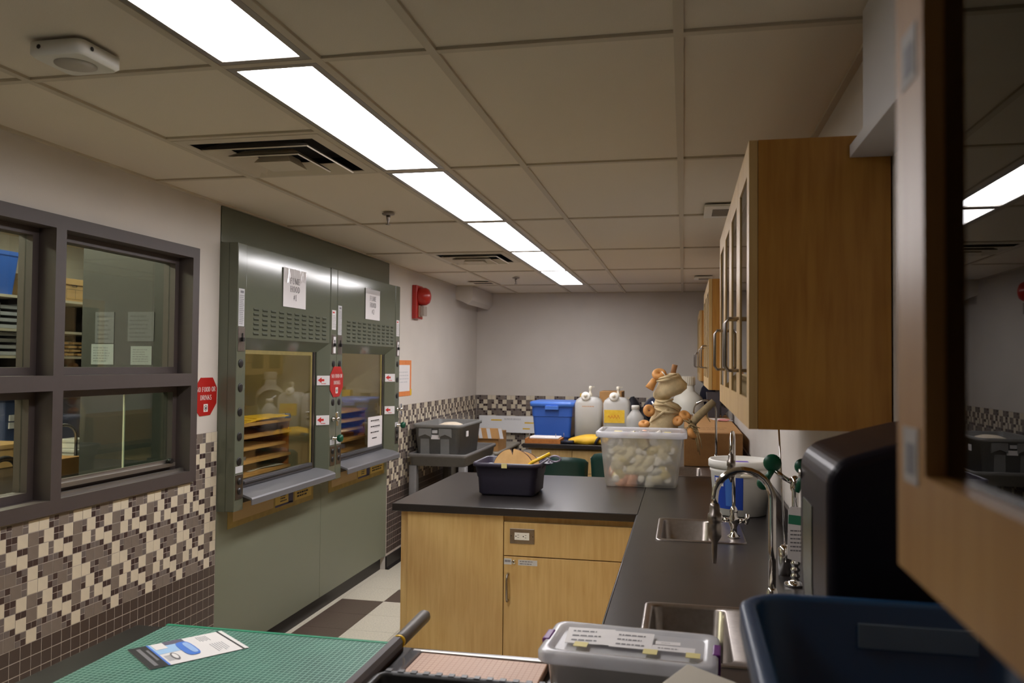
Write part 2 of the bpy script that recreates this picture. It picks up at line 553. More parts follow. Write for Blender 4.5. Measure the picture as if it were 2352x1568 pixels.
def serif_text(b, text, height, fn, width_scale=1.0, m=0, gap=0.08):
    """centred line of capitals; fn(u, v) -> point in space, u along the line and v up"""
    gl = [glyph(c) for c in text]
    total = sum(w + gap for _, w in gl) - gap
    x = -total / 2
    for quads, wd in gl:
        for q in quads:
            b.add([fn((x + p.x) * height * width_scale, p.y * height) for p in q], [tuple(range(len(q)))], m)
        x += wd + gap
    return b

def text_mesh(name, text, size, ax, ay, origin, mats, parent, align='CENTER', squash=1.0):
    cu = bpy.data.curves.new('lettering', 'FONT')
    cu.body = text; cu.size = size; cu.align_x = align; cu.align_y = 'CENTER'; cu.space_line = 1.0
    tmp = bpy.data.objects.new('lettering', cu)
    me = bpy.data.meshes.new_from_object(tmp)
    bpy.data.objects.remove(tmp)
    ax, ay = Vector(ax), Vector(ay)
    base = wloc(parent) if parent else Vector((0, 0, 0))
    for v in me.vertices:
        v.co = Vector(origin) + ax * (v.co.x * squash) + ay * v.co.y - base
    me.materials.clear(); me.materials.append(mats)
    o = bpy.data.objects.new(name, me); COL.objects.link(o)
    if parent:
        o.parent = parent
    return o

def lines(b, fn, u0, u1, v0, v1, n, m=0, th=0.35, seed=0, ragged=0.3):
    """rows of small dark marks standing for print too small to read"""
    rnd = random.Random(seed)
    h = (v1 - v0) / n
    for k in range(n):
        vb = v0 + h * (k + 0.3); u = u0
        end = u0 + (u1 - u0) * (1 - ragged * rnd.random())
        while u < end - 1e-6:
            w = min(end - u, (u1 - u0) * rnd.uniform(0.06, 0.2))
            b.add([fn(u, vb), fn(u + w, vb), fn(u + w, vb + h * th), fn(u, vb + h * th)], [(0, 1, 2, 3)], m)
            u += w + (u1 - u0) * 0.03
    return b

def onX(x):      # marks on a plane facing +X, read with +Y to the right
    return lambda u, v: (x, u, v)
def onYm(y):     # marks on a plane facing -Y
    return lambda u, v: (u, y, v)

# ------------------------------------------------------------------ room shell
XL, XR, YB, YF, ZC = -2.29, 0.45, 9.0, -4.2, 2.411
COLS = [XL, -1.820, -1.226, -0.938, -0.626, -0.014, XR]
ROWS = [YF, -0.46, 0.759, 1.978, 3.197, 4.416, 5.635, 6.854, 8.073, YB]

# floor with separate vinyl tiles in the aisle
floor = struct('floor', B().box(-3.0, XR + 0.1, YF - 0.1, YB + 0.1, -0.1, -0.003), VCT_L)
ft = B().box(0.0008, 0.3012, 0.0008, 0.3012, -0.003, 0.0)
fl_me, fd_me = ft.mesh('floor_tile', VCT_L), ft.mesh('floor_tile', VCT_D)
for i in range(4):
    for j in range(20):
        x, y = -2.595 + 0.302 * i, 5.33 - 0.302 * (j - 9)
        dark = (i == 1 and y < 5.2) or (i == 2 and abs(y - 5.33) < 0.05) or (i == 3 and y < 4.2)
        obj('floor_tile', fd_me if dark else fl_me, None, floor, (x, y, 0), local=True)

# ceiling: slab, tee bars, single lay-in tiles
ceiling = struct('ceiling', B().box(-2.45, XR + 0.12, YF - 0.1, YB + 0.1, ZC + 0.055, ZC + 0.15), CEIL)
g = B()
for x in COLS[1:-1]:
    g.box(x - 0.012, x + 0.012, YF, YB, ZC - 0.002, ZC + 0.03)
for x in (COLS[0] + 0.01, COLS[-1] - 0.01):
    g.box(x - 0.01, x + 0.01, YF, YB, ZC - 0.002, ZC + 0.03)
for y in ROWS[1:-1]:
    g.box(XL, XR, y - 0.012, y + 0.012, ZC - 0.0012, ZC + 0.028)
for y in (ROWS[0] + 0.01, ROWS[-1] - 0.01, ):
    g.box(XL, XR, y - 0.01, y + 0.01, ZC - 0.0012, ZC + 0.028)
for y in (2.60, 6.225):
    g.box(COLS[1], COLS[2], y - 0.012, y + 0.012, ZC - 0.0012, ZC + 0.028)
obj('ceiling_grid', g, TBAR, ceiling)
ctile = {}
def ceil_tile(x0, x1, y0, y1):
    key = (round(x1 - x0, 3), round(y1 - y0, 3))
    if key not in ctile:
        ctile[key] = B().box(-key[0] / 2 + 0.009, key[0] / 2 - 0.009, -key[1] / 2 + 0.009, key[1] / 2 - 0.009, 0, 0.016).mesh('ceiling_tile', CEIL)
    obj('ceiling_tile', ctile[key], None, ceiling, ((x0 + x1) / 2, (y0 + y1) / 2, ZC + 0.006 + random.uniform(0, 0.002)), local=True)
for ci in range(6):
    if ci == 2:
        ceil_tile(COLS[2], COLS[3], ROWS[8], ROWS[9]); ceil_tile(COLS[2], COLS[3], ROWS[0], ROWS[1]); ceil_tile(COLS[2], COLS[3], ROWS[1], ROWS[2])
        continue
    for ri in range(9):
        x0, x1, y0, y1 = COLS[ci], COLS[ci + 1], ROWS[ri], ROWS[ri + 1]
        if ci == 1 and ri == 3:
            ceil_tile(x0, x1, y0, 2.60)
        elif ci == 1 and ri == 6:
            ceil_tile(x0, x1, 6.225, y1)
        else:
            ceil_tile(x0, x1, y0, y1)

# left wall: window opening, niche for the two hoods
WY0, WY1, WZ0, WZ1 = 1.72, 3.53, 1.065, 2.16
HY0, HY1, HYM = 3.735, 6.147, 4.950
wl = B()
wl.box(XL - 0.12, XL, YF, WY0, 0, ZC + 0.1)
wl.box(XL - 0.12, XL, WY0, WY1, 0, WZ0)
wl.box(XL - 0.12, XL, WY0, WY1, WZ1, ZC + 0.1)
wl.box(XL - 0.12, XL, WY1, HY0, 0, ZC + 0.1)
wl.box(XL - 0.12, XL, HY1, YB, 0, ZC + 0.1)
wl.box(XL - 0.12, XL - 0.02, HY0, HY1, 2.23, ZC + 0.1)
wall_left = struct('wall_left', wl, WALL)
wall_back = struct('wall_back', B().box(XL - 0.12, XR + 0.12, YB, YB + 0.12, 0, ZC + 0.1), WALL)
struct('wall_right', B().box(XR, XR + 0.12, YF, YB, 0, ZC + 0.1), WALL)
struct('wall_front', B().box(XL - 0.12, XR + 0.12, YF - 0.12, YF, 0, ZC + 0.1), WALL)

# mosaic wainscot: a 9 x 9 unit repeat of 2-inch and 1-inch tiles over 2-inch brown tiles
U = 0.0245
MOS = []      # (col, row from the top, size in units, colour)
def _m(c, r, s, k): MOS.append((c, r, s, k))
for c, r in ((0, 0), (2, 0), (3, 2), (7, 2), (2, 4), (5, 4), (7, 5), (0, 7)): _m(c, r, 2, 'W')
for c, r in ((6, 0), (0, 2), (0, 4), (3, 7), (5, 7)): _m(c, r, 2, 'G')
for c, r, k in ((4, 0, 'S'), (4, 1, 'D'), (5, 0, 'D'), (5, 1, 'S'), (8, 0, 'S'), (8, 1, 'S'), (2, 2, 'S'), (2, 3, 'D'), (5, 2, 'D'), (6, 2, 'D'), (5, 3, 'D'), (6, 3, 'S'),
                (4, 4, 'S'), (4, 5, 'S'), (7, 4, 'D'), (8, 4, 'D'), (0, 6, 'D'), (1, 6, 'D'), (2, 6, 'S'), (3, 6, 'D'), (4, 6, 'S'), (5, 6, 'S'), (6, 6, 'D'),
                (2, 7, 'S'), (2, 8, 'D'), (7, 7, 'D'), (7, 8, 'S'), (8, 7, 'S'), (8, 8, 'D')): _m(c, r, 1, k)
TMAT = {'W': T_W, 'G': T_G, 'S': T_S, 'D': T_D, 'B': T_B}
def tile_list(y0, y1, ph, z_top=1.271, z_bot=0.612, z_min=0.105):
    out = []
    k0 = int(math.floor((y0 - ph) / (9 * U))) - 1
    k1 = int(math.ceil((y1 - ph) / (9 * U))) + 1
    for k in range(k0, k1):
        for v in range(3):
            for c, r, s, kind in MOS:
                a, b = ph + (9 * k + c) * U, ph + (9 * k + c + s) * U
                zt = z_top - (9 * v + r) * U
                a, b = max(a, y0), min(b, y1)
                if b - a > 0.006:
                    out.append((a, b, zt - s * U, zt, kind))
    n = int((y1 - y0) / (2 * U)) + 1
    for j in range(n + 1):
        a, b = max(y0, y1 - (j + 1) * 2 * U), y1 - j * 2 * U
        if b - a < 0.006: continue
        z = z_bot - 0.002
        while z - 2 * U > z_min - 0.02:
            out.append((a, b, max(z_min, z - 2 * U), z, 'B')); z -= 2 * U
    return out
def tile_wall(host, tiles, put, seen, limit):
    """the largest visible tiles as parts, the rest joined as stuff"""
    big = sorted([t for t in tiles if seen(t) > 0], key=lambda t: -seen(t))[:limit]
    bs = set(id(t) for t in big)
    cache = {}
    rest = {k: B() for k in 'WGSDB'}
    for t in tiles:
        a, b, z0, z1, k = t
        j = 0.0019 if k == 'B' else 0.0014
        if id(t) in bs:
            key = (round(b - a, 4), round(z1 - z0, 4), k)
            if key not in cache:
                cache[key] = put(B(), -(b - a) / 2 + j, (b - a) / 2 - j, -(z1 - z0) / 2 + j, (z1 - z0) / 2 - j, 0).mesh('tile', TMAT[k])
            o = obj('tile', cache[key], None, host, put(None, (a + b) / 2, 0, (z0 + z1) / 2, 0, random.uniform(0, 0.0006)), local=True)
        else:
            put(rest[k], a + j, b - j, z0 + j, z1 - j, 0)
    allb = B(); ms = []
    for i, (k, rb) in enumerate(rest.items()):
        allb.add(rb.v, rb.f, i); ms.append(TMAT[k])
    obj('tile_field', allb, ms, host, kind='stuff')
def put_left(b, a0, a1, z0, z1, d):
    if b is None: return (XL + 0.003 + d, a0, z0)
    if abs(a0) < 0.1: return b.box(-0.001, 0.002, a0, a1, z0, z1)
    return b.box(XL + 0.002, XL + 0.005, a0, a1, z0, z1)
def put_back(b, a0, a1, z0, z1, d):
    if b is None: return (a0, YB - 0.007 - d, z0)
    return b.box(a0, a1, 0, 0.004, z0, z1) if max(abs(a0), abs(a1)) < 0.03 else b.box(a0, a1, YB - 0.007, YB - 0.002, z0, z1)
# grout bed
gb = B()
gb.box(XL, XL + 0.0042, 0.2, WY1 + 0.004, 0.1, WZ0 - 0.02); gb.box(XL, XL + 0.0042, 0.2, WY0 - 0.004, WZ0 - 0.02, 1.271); gb.box(XL, XL + 0.0042, WY1 + 0.004, HY0 - 0.002, 0.1, 1.271)
gb.box(XL, XL + 0.0042, HY1 + 0.004, YB, 0.1, 1.271)
obj('grout_bed', gb, GROUT, wall_left)
gb = B().box(XL + 0.008, XR, YB - 0.0025, YB, 0.1, 1.271)
obj('grout_bed', gb, GROUT, wall_back)
near = [t for t in tile_list(0.2, HY0 - 0.004, 2.529) if t[2] < WZ0 - 0.03 or t[0] > WY1 or t[1] < WY0]
near = [t if (t[3] <= WZ0 - 0.02 or t[0] > WY1 or t[1] < WY0) else (t[0], t[1], t[2], WZ0 - 0.02, t[4]) for t in near]
def seen_left(t):
    y, z = (t[0] + t[1]) / 2, (t[2] + t[3]) / 2
    if y < 2.40 or y > HY0 or (z > 1.05 and y < WY1): return 0
    s = (CAM_H - 0.92) / (CAM_H - z)
    if s < 1 and XL * s > -1.43 and y * s < 1.97: return 0
    return (t[1] - t[0]) * (t[3] - t[2]) / (y * y + 5.2) ** 1.5
tile_wall(wall_left, near + tile_list(HY1 + 0.006, YB - 0.002, 6.2), put_left, seen_left, 300)
def seen_back(t):
    x, z = (t[0] + t[1]) / 2, (t[2] + t[3]) / 2
    if x < -2.28 or x > -0.7 or z < 1.03 or (t[3] - t[2]) < 0.03: return 0
    return 1
tile_wall(wall_back, tile_list(XL + 0.008, XR, -2.28 + 5 * U), put_back, seen_back, 200)

# base, bulkhead, boxed-out piece above the dispenser
bl = B()
bl.prism([(XL, 0), (XL + 0.03, 0), (XL + 0.014, 0.02), (XL + 0.012, 0.1), (XL, 0.105)], lambda a, b, d: (a, d, b), HY1 + 0.004, YB)
bl.prism([(XL, 0), (XL + 0.03, 0), (XL + 0.014, 0.02), (XL + 0.012, 0.1), (XL, 0.105)], lambda a, b, d: (a, d, b), YF, HY0 - 0.004)
struct('baseboard_left', bl, BLACKBASE)
struct('baseboard_back', B().box(XL + 0.03, -1.3, YB - 0.012, YB, 0, 0.1), BLACKBASE)
rb = B()
prof = [(0, 0), (0, -0.13)] + [(0.15 * math.sin(math.radians(a)), -0.13 - 0.06 * math.cos(math.radians(90 - a)) * 0 - 0.06 * (math.sin(math.radians(min(a, 90))) if a < 45 else 1) * 0.9) for a in (30, 60)] + [(0.17, -0.14), (0.18, -0.1), (0.18, 0)]
rb.prism(prof, lambda a, b, d: (XL + a, d, ZC + b), 8.1, YB)
struct('trim_1', rb, WALL)
tb = B()
tb.prism([(XR, 2.085), (0.36, 2.085), (0.36, 2.112), (0.388, 2.14), (0.388, ZC), (XR, ZC)], lambda a, b, d: (a, d, b), 0.62, 1.925)
struct('trim_2', tb, mat('boxing_grey_white', (206, 203, 204), 0.6))

# window to the next room
window = struct_empty('window_1', (XL, WY0, WZ0))
fr = B()
def fbox(y0, y1, z0, z1, x0=XL - 0.12, x1=XL + 0.02): fr.box(x0, x1, y0, y1, z0, z1)
fbox(WY0, WY1, WZ1 - 0.05, WZ1); fbox(WY0, WY1, WZ0 - 0.012, WZ0 + 0.04)
for a_, b_ in ((WZ0 + 0.04, 1.506), (1.563, WZ1 - 0.05)):
    fbox(WY1 - 0.052, WY1, a_, b_); fbox(WY0, WY0 + 0.05, a_, b_); fbox(2.612, 2.664, a_, b_)
fbox(WY0, WY1, 1.506, 1.563)
# stepped inner stops
for y0, y1 in ((1.77, 2.612), (2.664, 3.478)):
    for z0, z1 in ((WZ0 + 0.04, 1.506), (1.563, WZ1 - 0.05)):
        s = 0.03
        for a in ((y0 + 5e-4, y0 + s, z0 + s, z1 - s), (y1 - s, y1 - 5e-4, z0 + s, z1 - s), (y0 + 5e-4, y1 - 5e-4, z0 + 5e-4, z0 + s), (y0 + 5e-4, y1 - 5e-4, z1 - s, z1 - 5e-4)):
            fr.box(XL - 0.115, XL - 0.055, *a)
obj('window_frame', fr, FRAME, window)
for y0, y1 in ((1.80, 2.582), (2.694, 3.448)):
    for z0, z1 in ((WZ0 + 0.07, 1.476), (1.593, WZ1 - 0.08)):
        obj('pane', B().box(XL - 0.088, XL - 0.082, y0, y1, z0, z1), GLASS, window)
obj('sliding_pane', B().box(XL - 0.104, XL - 0.098, 3.17, 3.448, WZ0 + 0.08, 1.476), GLASS, window)
obj('pane_edge', B().box(XL - 0.1045, XL - 0.0975, 3.164, 3.17, WZ0 + 0.08, 1.476), mat('glass_edge', (196, 200, 176), 0.3), window)
obj('track_sill', B().box(XL - 0.075, XL - 0.03, 2.666, 3.44, WZ0 + 0.068, WZ0 + 0.085).box(XL - 0.052, XL - 0.044, 2.666, 3.44, WZ0 + 0.085, WZ0 + 0.1).box(XL - 0.03, XL - 0.01, 2.666, 3.476, WZ0 + 0.04, WZ0 + 0.055), ALU, window)
obj('latch', B().cyl((XL - 0.04, 3.40, WZ0 + 0.095), (XL - 0.02, 3.40, WZ0 + 0.095), 0.012), BLACK, window)

# ------------------------------------------------------------------ the room behind the window
struct('floor.001', B().box(-7.0, XL - 0.12, 0.4, 9.2, -0.1, 0), VCT_L)
struct('ceiling.001', B().box(-7.0, XL - 0.12, 0.4, 9.2, 2.62, 2.72), CEIL)
struct('wall_far', B().box(-5.42, -5.3, 0.4, 9.2, 0, 2.62), mat('dim_wall', (206, 200, 186), 0.7))
struct('wall_side', B().box(-5.3, XL - 0.12, 9.1, 9.2, 0, 2.62), WALL)
struct('wall_side.001', B().box(-5.3, XL - 0.12, 0.4, 0.5, 0, 2.62), WALL)
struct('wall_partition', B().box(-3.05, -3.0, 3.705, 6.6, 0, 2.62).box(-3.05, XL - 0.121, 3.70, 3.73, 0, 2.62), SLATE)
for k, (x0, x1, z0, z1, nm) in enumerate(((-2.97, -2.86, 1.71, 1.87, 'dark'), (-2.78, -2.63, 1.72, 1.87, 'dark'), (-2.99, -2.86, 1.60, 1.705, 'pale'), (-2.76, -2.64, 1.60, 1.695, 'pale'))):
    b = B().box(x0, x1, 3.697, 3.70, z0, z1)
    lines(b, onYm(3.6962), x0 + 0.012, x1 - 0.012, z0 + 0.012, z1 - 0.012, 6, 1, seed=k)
    mm = [mat('paper_shaded', (128, 136, 138), 0.7), mat('ink_shaded', (96, 102, 104), 0.7)] if nm == 'pale' else [mat('dark_notice_shaded', (78, 82, 86), 0.6), mat('dark_notice_ink_shaded', (58, 62, 66), 0.6)]  # sheet and ink colours darkened to stand for the dim light there
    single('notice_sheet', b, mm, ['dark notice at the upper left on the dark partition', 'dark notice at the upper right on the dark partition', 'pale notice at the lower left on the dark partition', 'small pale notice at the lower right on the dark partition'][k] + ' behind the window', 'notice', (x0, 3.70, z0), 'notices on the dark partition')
# lights of that room: a seen strip, then an unseen one added for brightness
for k, (x, y0, y1) in enumerate(((-4.62, 3.2, 6.6), (-3.6, 1.2, 3.6))):
    t = thing('ceiling_light', ['louvred strip light above the storage shelves in the next room', 'unseen strip light added near the window to brighten the next room'][k], 'ceiling light', (x, y0, 2.56))
    obj('housing', B().box(x - 0.1, x + 0.1, y0, y1, 2.60, 2.62), ALU, t)
    obj('diffuser', B().box(x - 0.085, x + 0.085, y0 + 0.02, y1 - 0.02, 2.585, 2.60), SHADE_N if k else emit('lamp_louvred_strip', (255, 246, 230), 12.0), t)
    lb = B()
    n = int((y1 - y0) / 0.09)
    for i in range(n):
        yy = y0 + (y1 - y0) * (i + 0.5) / n
        lb.box(x - 0.085, x + 0.085, yy - 0.003, yy + 0.003, 2.545, 2.583)
    obj('louvre_blades', lb, ALU, t, kind='stuff')
ORD_ = ['first', 'second', 'third', 'fourth', 'fifth']
# shelves
SH = thing('shelf_unit', 'tall storage shelves seen through the window', 'shelf', (-5.08, 4.5, 0))
for z in (2.105, 1.853, 1.652, 1.516):
    obj('shelf_board', B().box(-5.29, -4.9, 4.5, 6.34, z - 0.02, z), mat('shelf_cream', (214, 204, 182), 0.6), SH)
obj('back_panel', B().box(-5.299, -5.29, 4.5, 6.34, 1.49, 2.12), mat('shelf_back', (66, 58, 50), 0.7), SH)
for y in (4.5, 5.36, 6.32):
    obj('upright', B().box(-5.29, -4.92, y, y + 0.02, 1.49, 2.085), mat('shelf_dark', (44, 40, 40), 0.6), SH)
for k, y in enumerate((5.42, 5.74, 6.05)):
    t = single('banker_box', B().box(-5.25, -4.93, y, y + 0.29, 2.105, 2.27).box(-5.26, -4.92, y - 0.004, y + 0.296, 2.24, 2.29), CARD_L, ['cardboard file box on the top shelf, beside the window mullion', 'cardboard file box on the top shelf, right of another', 'cardboard file box at the right end of the top shelf'][k], 'box', (-5.1, y + 0.145, 2.105), 'file boxes on the top shelf', 0.003)
    pb = B()
    f = onX(-4.918)
    for u0, u1, v0, v1 in ((0.04, 0.25, 2.20, 2.203), (0.04, 0.25, 2.12, 2.123), (0.04, 0.043, 2.12, 2.2), (0.247, 0.25, 2.12, 2.2), (0.14, 0.143, 2.12, 2.2), (0.09, 0.16, 2.235, 2.24), (0.15, 0.16, 2.222, 2.24), (0.1, 0.15, 2.222, 2.226)):
        pb.add([f(y + u0, v0), f(y + u1, v0), f(y + u1, v1), f(y + u0, v1)], [(0, 1, 2, 3)])
    obj('print', pb, INK, t)
tb = B()
tb.rings([rrect(-5.1, 5.10, 0.30, 0.36, 0.03, 2.106), rrect(-5.1, 5.10, 0.34, 0.42, 0.03, 2.39), rrect(-5.1, 5.10, 0.36, 0.44, 0.03, 2.40), rrect(-5.1, 5.10, 0.36, 0.44, 0.03, 2.43)], smooth=False)
single('storage_tote', tb, BLUE, 'blue storage tote on the top shelf behind the left panes', 'tote', (-5.1, 5.1, 2.106))
for k, (z, n) in enumerate(((1.853, 4), (1.652, 4))):
    for i in range(n):
        for c, y in enumerate((4.93, 5.14)):
            zz = z + 0.048 * i
            b = B().box(-5.2, -4.94, y, y + 0.195, zz, zz + 0.004).box(-5.2, -4.94, y, y + 0.008, zz, zz + 0.044).box(-5.2, -4.94, y + 0.187, y + 0.195, zz, zz + 0.044).box(-4.95, -4.94, y, y + 0.195, zz, zz + 0.03).box(-5.2, -5.19, y, y + 0.195, zz, zz + 0.044)
            single('drawer_tray', b, mat('tray_grey', (176, 178, 184), 0.45), 'pale grey stacking tray on the %s shelf, level %s up, %s stack' % (['second', 'third'][k], ['one', 'two', 'three', 'four'][i], ['left', 'right'][c]), 'tray', (-5.07, y + 0.1, zz), 'grey trays on the shelves behind the left panes')
rn = random.Random(3)
for row in range(4):
    for c in range(5):
        y = 5.47 + 0.13 * c + 0.05 * (row % 2) + rn.uniform(-0.02, 0.02)
        z = 1.652 + 0.016 + row * 0.031
        b = B().cyl((-5.2, y, z), (-4.97, y + rn.uniform(-0.03, 0.03), z), 0.0145, None, 8, 0)
        b.box(-4.97, -4.925, y - 0.045, y + 0.045, z - 0.009, z + 0.009, 1)
        single('tan_handle_brush', b, [BLACK if (row + c) % 3 else PAPER_G, CARD_L], 'tan ended bundle, %s from left in the %s layer on the third shelf' % (ORD_[c], ORD_[row]), 'brush', (-5.08, y, z), 'bundles on the third shelf')
pb = B()
for i in range(5):
    pb.box(-5.2, -4.95 + 0.004 * i, 5.62 + 0.02 * i, 5.98 - 0.015 * i, 1.516 + 0.005 * i, 1.516 + 0.005 * i + 0.004)
single('paper_pile', pb, PAPER, 'low pile of white papers on the lowest visible shelf', 'papers', (-5.07, 5.8, 1.516))
# work counter of that room
nb = thing('wall_counter', 'deep dark worktop in the next room under the storage shelves', 'counter', (-4.2, 4.9, 0))
obj('worktop', B().box(-5.28, -3.08, 2.2, 7.4, 0.885, 0.925), BLACKGLOSS, nb)
obj('cabinet', B().box(-5.25, -3.12, 2.25, 7.35, 0, 0.885), MAPLE, nb)
for k, (y, lab) in enumerate(((5.27, 'slate blue recycling tub behind the lower left panes'), (5.715, 'slate blue recycling tub behind the faucet of the next room'))):
    rg = [rrect(-5.02, y, 0.34, 0.33, 0.03, 0.926), rrect(-5.02, y, 0.38, 0.37, 0.03, 1.31), rrect(-5.02, y, 0.42, 0.42, 0.03, 1.325), rrect(-5.02, y, 0.42, 0.42, 0.03, 1.37)]
    t = single('recycling_tub', B().rings(rg, smooth=False), mat('slate_blue_plastic', (70, 86, 128), 0.45), lab, 'tub', (-5.02, y, 0.926), 'slate blue tubs in the next room')
    obj('label', B().box(-4.838, -4.825, y - 0.13, y - 0.08, 1.17, 1.215).box(-4.842, -4.828, y - 0.13, y - 0.08, 1.115, 1.16), PAPER, t)
single('red_carton', B().box(-5.1, -4.95, 5.24, 5.40, 1.371, 1.42), RED, 'red carton on the left slate blue tub', 'carton', (-5.02, 5.32, 1.371))
for k, (x, y, z, s, h, lab) in enumerate(((-4.15, 4.98, 0.926, 0.17, 0.085, 'white foam box at the bottom behind the faucet of the next room'), (-4.15, 5.0, 1.0115, 0.13, 0.065, 'smaller white foam box on top of the other'))):
    single('foam_box', B().box(x - s / 2, x + s / 2, y - s / 2, y + s / 2, z, z + h - 0.025).box(x - s / 2 - 0.008, x + s / 2 + 0.008, y - s / 2 - 0.008, y + s / 2 + 0.008, z + h - 0.025, z + h), WHITEPL, lab, 'box', (x, y, z), 'white foam boxes', 0.006)
single('carton', B().box(-3.86, -3.64, 4.24, 4.44, 0.926, 1.03), CARD, 'open brown carton in front of the white foam boxes', 'carton', (-3.75, 4.34, 0.926), None, 0.002)
single('carton', B().box(-4.62, -4.26, 4.26, 4.72, 0.926, 1.07).box(-4.625, -4.255, 4.255, 4.725, 1.045, 1.075), CARD_L, 'wide tan carton behind the lower left panes', 'carton', (-4.44, 4.5, 0.926), None, 0.003)

# ------------------------------------------------------------------ ceiling fixtures
lamp_lab = ['lit ceiling panel above the camera, out of the photo', 'lit ceiling panel cut off by the top edge of the photo', 'largest whole lit ceiling panel, in front of the big air diffuser', 'lit ceiling panel third from the front, behind the big air diffuser',
            'lit ceiling panel in the middle of the row, fourth from the front', 'lit ceiling panel next to last in the row', 'last lit ceiling panel, nearest the back wall']
for k in range(1, 7):
    y0, y1 = ROWS[k + 1] + 0.014, ROWS[k + 2] - 0.014
    x0, x1 = COLS[2] + 0.014, COLS[3] - 0.014
    t = thing('ceiling_light', lamp_lab[k], 'ceiling light', ((x0 + x1) / 2, (y0 + y1) / 2, ZC), 'row of lit ceiling panels')
    b = B()
    for a in ((x0, x0 + 0.018, y0, y1), (x1 - 0.022, x1, y0, y1), (x0 + 0.018, x1 - 0.022, y0, y0 + 0.022), (x0 + 0.018, x1 - 0.022, y1 - 0.022, y1)):
        b.box(a[0], a[1], a[2], a[3], ZC - 0.001, ZC + 0.02)
    obj('lens_frame', b, ALU, t)
    obj('diffuser', B().box(x0 + 0.018, x1 - 0.022, y0 + 0.022, y1 - 0.022, ZC + 0.006, ZC + 0.012), (SHADE_A if k == 1 else SHADE_B if k == 2 else SHADE), t)
    obj('housing', B().box(x0, x1, y0, y1, ZC + 0.03, ZC + 0.05), ALU, t)

def diffuser_vent(x0, x1, y0, y1, lab):
    t = thing('air_diffuser', lab, 'vent', ((x0 + x1) / 2, (y0 + y1) / 2, ZC), 'square ceiling air diffusers')
    cx, cy = (x0 + x1) / 2, (y0 + y1) / 2
    hw, hd = (x1 - x0) / 2 - 0.013, (y1 - y0) / 2 - 0.013
    W = mat('diffuser_white', (206, 196, 178), 0.5)
    def sq(s, z): return [(cx - hw * s, cy - hd * s, z), (cx + hw * s, cy - hd * s, z), (cx + hw * s, cy + hd * s, z), (cx - hw * s, cy + hd * s, z)]
    obj('rim', B().rings([sq(1, ZC + 0.003), sq(0.99, ZC - 0.003), sq(0.86, ZC - 0.006), sq(0.85, ZC - 0.002)], 0, False, False, False), W, t)
    obj('duct', B().rings([sq(0.85, ZC - 0.003), sq(0.84, ZC + 0.054)], 0, False, True, False), mat('duct_black', (16, 16, 20), 0.8), t)
    for s, dz in ((0.74, 0.004), (0.50, 0.014)):
        obj('louvre', B().rings([sq(s, ZC - dz - 0.014), sq(s - 0.012, ZC - dz - 0.018), sq(s - 0.18, ZC - dz + 0.014), sq(s - 0.16, ZC - dz + 0.018), sq(s, ZC - dz - 0.010)], 0, False, False, False), W, t)
    obj('centre_plate', B().rings([sq(0.26, ZC - 0.036), sq(0.18, ZC + 0.0)], 0, True, True, False), W, t)
diffuser_vent(COLS[1], COLS[2], 2.60, ROWS[4], 'large square air diffuser left of the second lit panel')
diffuser_vent(COLS[1], COLS[2], ROWS[6], 6.225, 'farther square air diffuser beyond the sprinkler')
t = thing('air_slot', 'narrow dark air slot in the ceiling near the back left corner', 'vent', (-1.93, 7.76, ZC))
obj('frame', B().box(-2.05, -1.8, 7.66, 7.86, ZC - 0.008, ZC - 0.003), CEIL, t)
obj('slot', B().box(-2.0, -1.82, 7.70, 7.79, ZC - 0.0095, ZC - 0.008), mat('slot_dark', (60, 46, 34), 0.7), t)
for x0, x1, y0, y1, lab in ((0.10, 0.26, 4.10, 4.42, 'small square grille in the ceiling just above the long upper cabinet'), (0.09, 0.25, 7.4, 7.62, 'small square grille in the ceiling above the far upper cabinets')):
    t = thing('ceiling_speaker', lab, 'speaker', ((x0 + x1) / 2, y0, ZC))
    obj('plate', B().box(x0, x1, y0, y1, ZC - 0.014, ZC - 0.003), WHITEPL, t)
    obj('grille', B().box(x0 + 0.04, x1 - 0.02, y0 + 0.08, y1 - 0.06, ZC - 0.016, ZC - 0.014), mat('grille_taupe', (120, 112, 100), 0.6), t)
t = thing('ceiling_box', 'white square ceiling box with a round grille, top left corner', 'speaker', (-1.51, 1.82, ZC))
b = B().rings([rrect(-1.52, 1.80, 0.155, 0.155, 0.02, ZC - 0.003), rrect(-1.52, 1.80, 0.155, 0.155, 0.02, ZC - 0.03), rrect(-1.52, 1.80, 0.14, 0.14, 0.02, ZC - 0.038)])
obj('body', b, WHITEPL, t)
obj('grille', B().lathe([(0.05, ZC - 0.0378), (0.05, ZC - 0.0395), (0.001, ZC - 0.0395)], (-1.52, 1.80, 0), 24), mat('grille_grey', (184, 178, 166), 0.6), t)
obj('screw', B().cyl((-1.44, 1.76, ZC - 0.018), (-1.4405, 1.76, ZC - 0.018), 0.006, None, 8).cyl((-1.56, 1.72, ZC - 0.018), (-1.56, 1.7205, ZC - 0.018), 0.006, None, 8), BLACK, t)
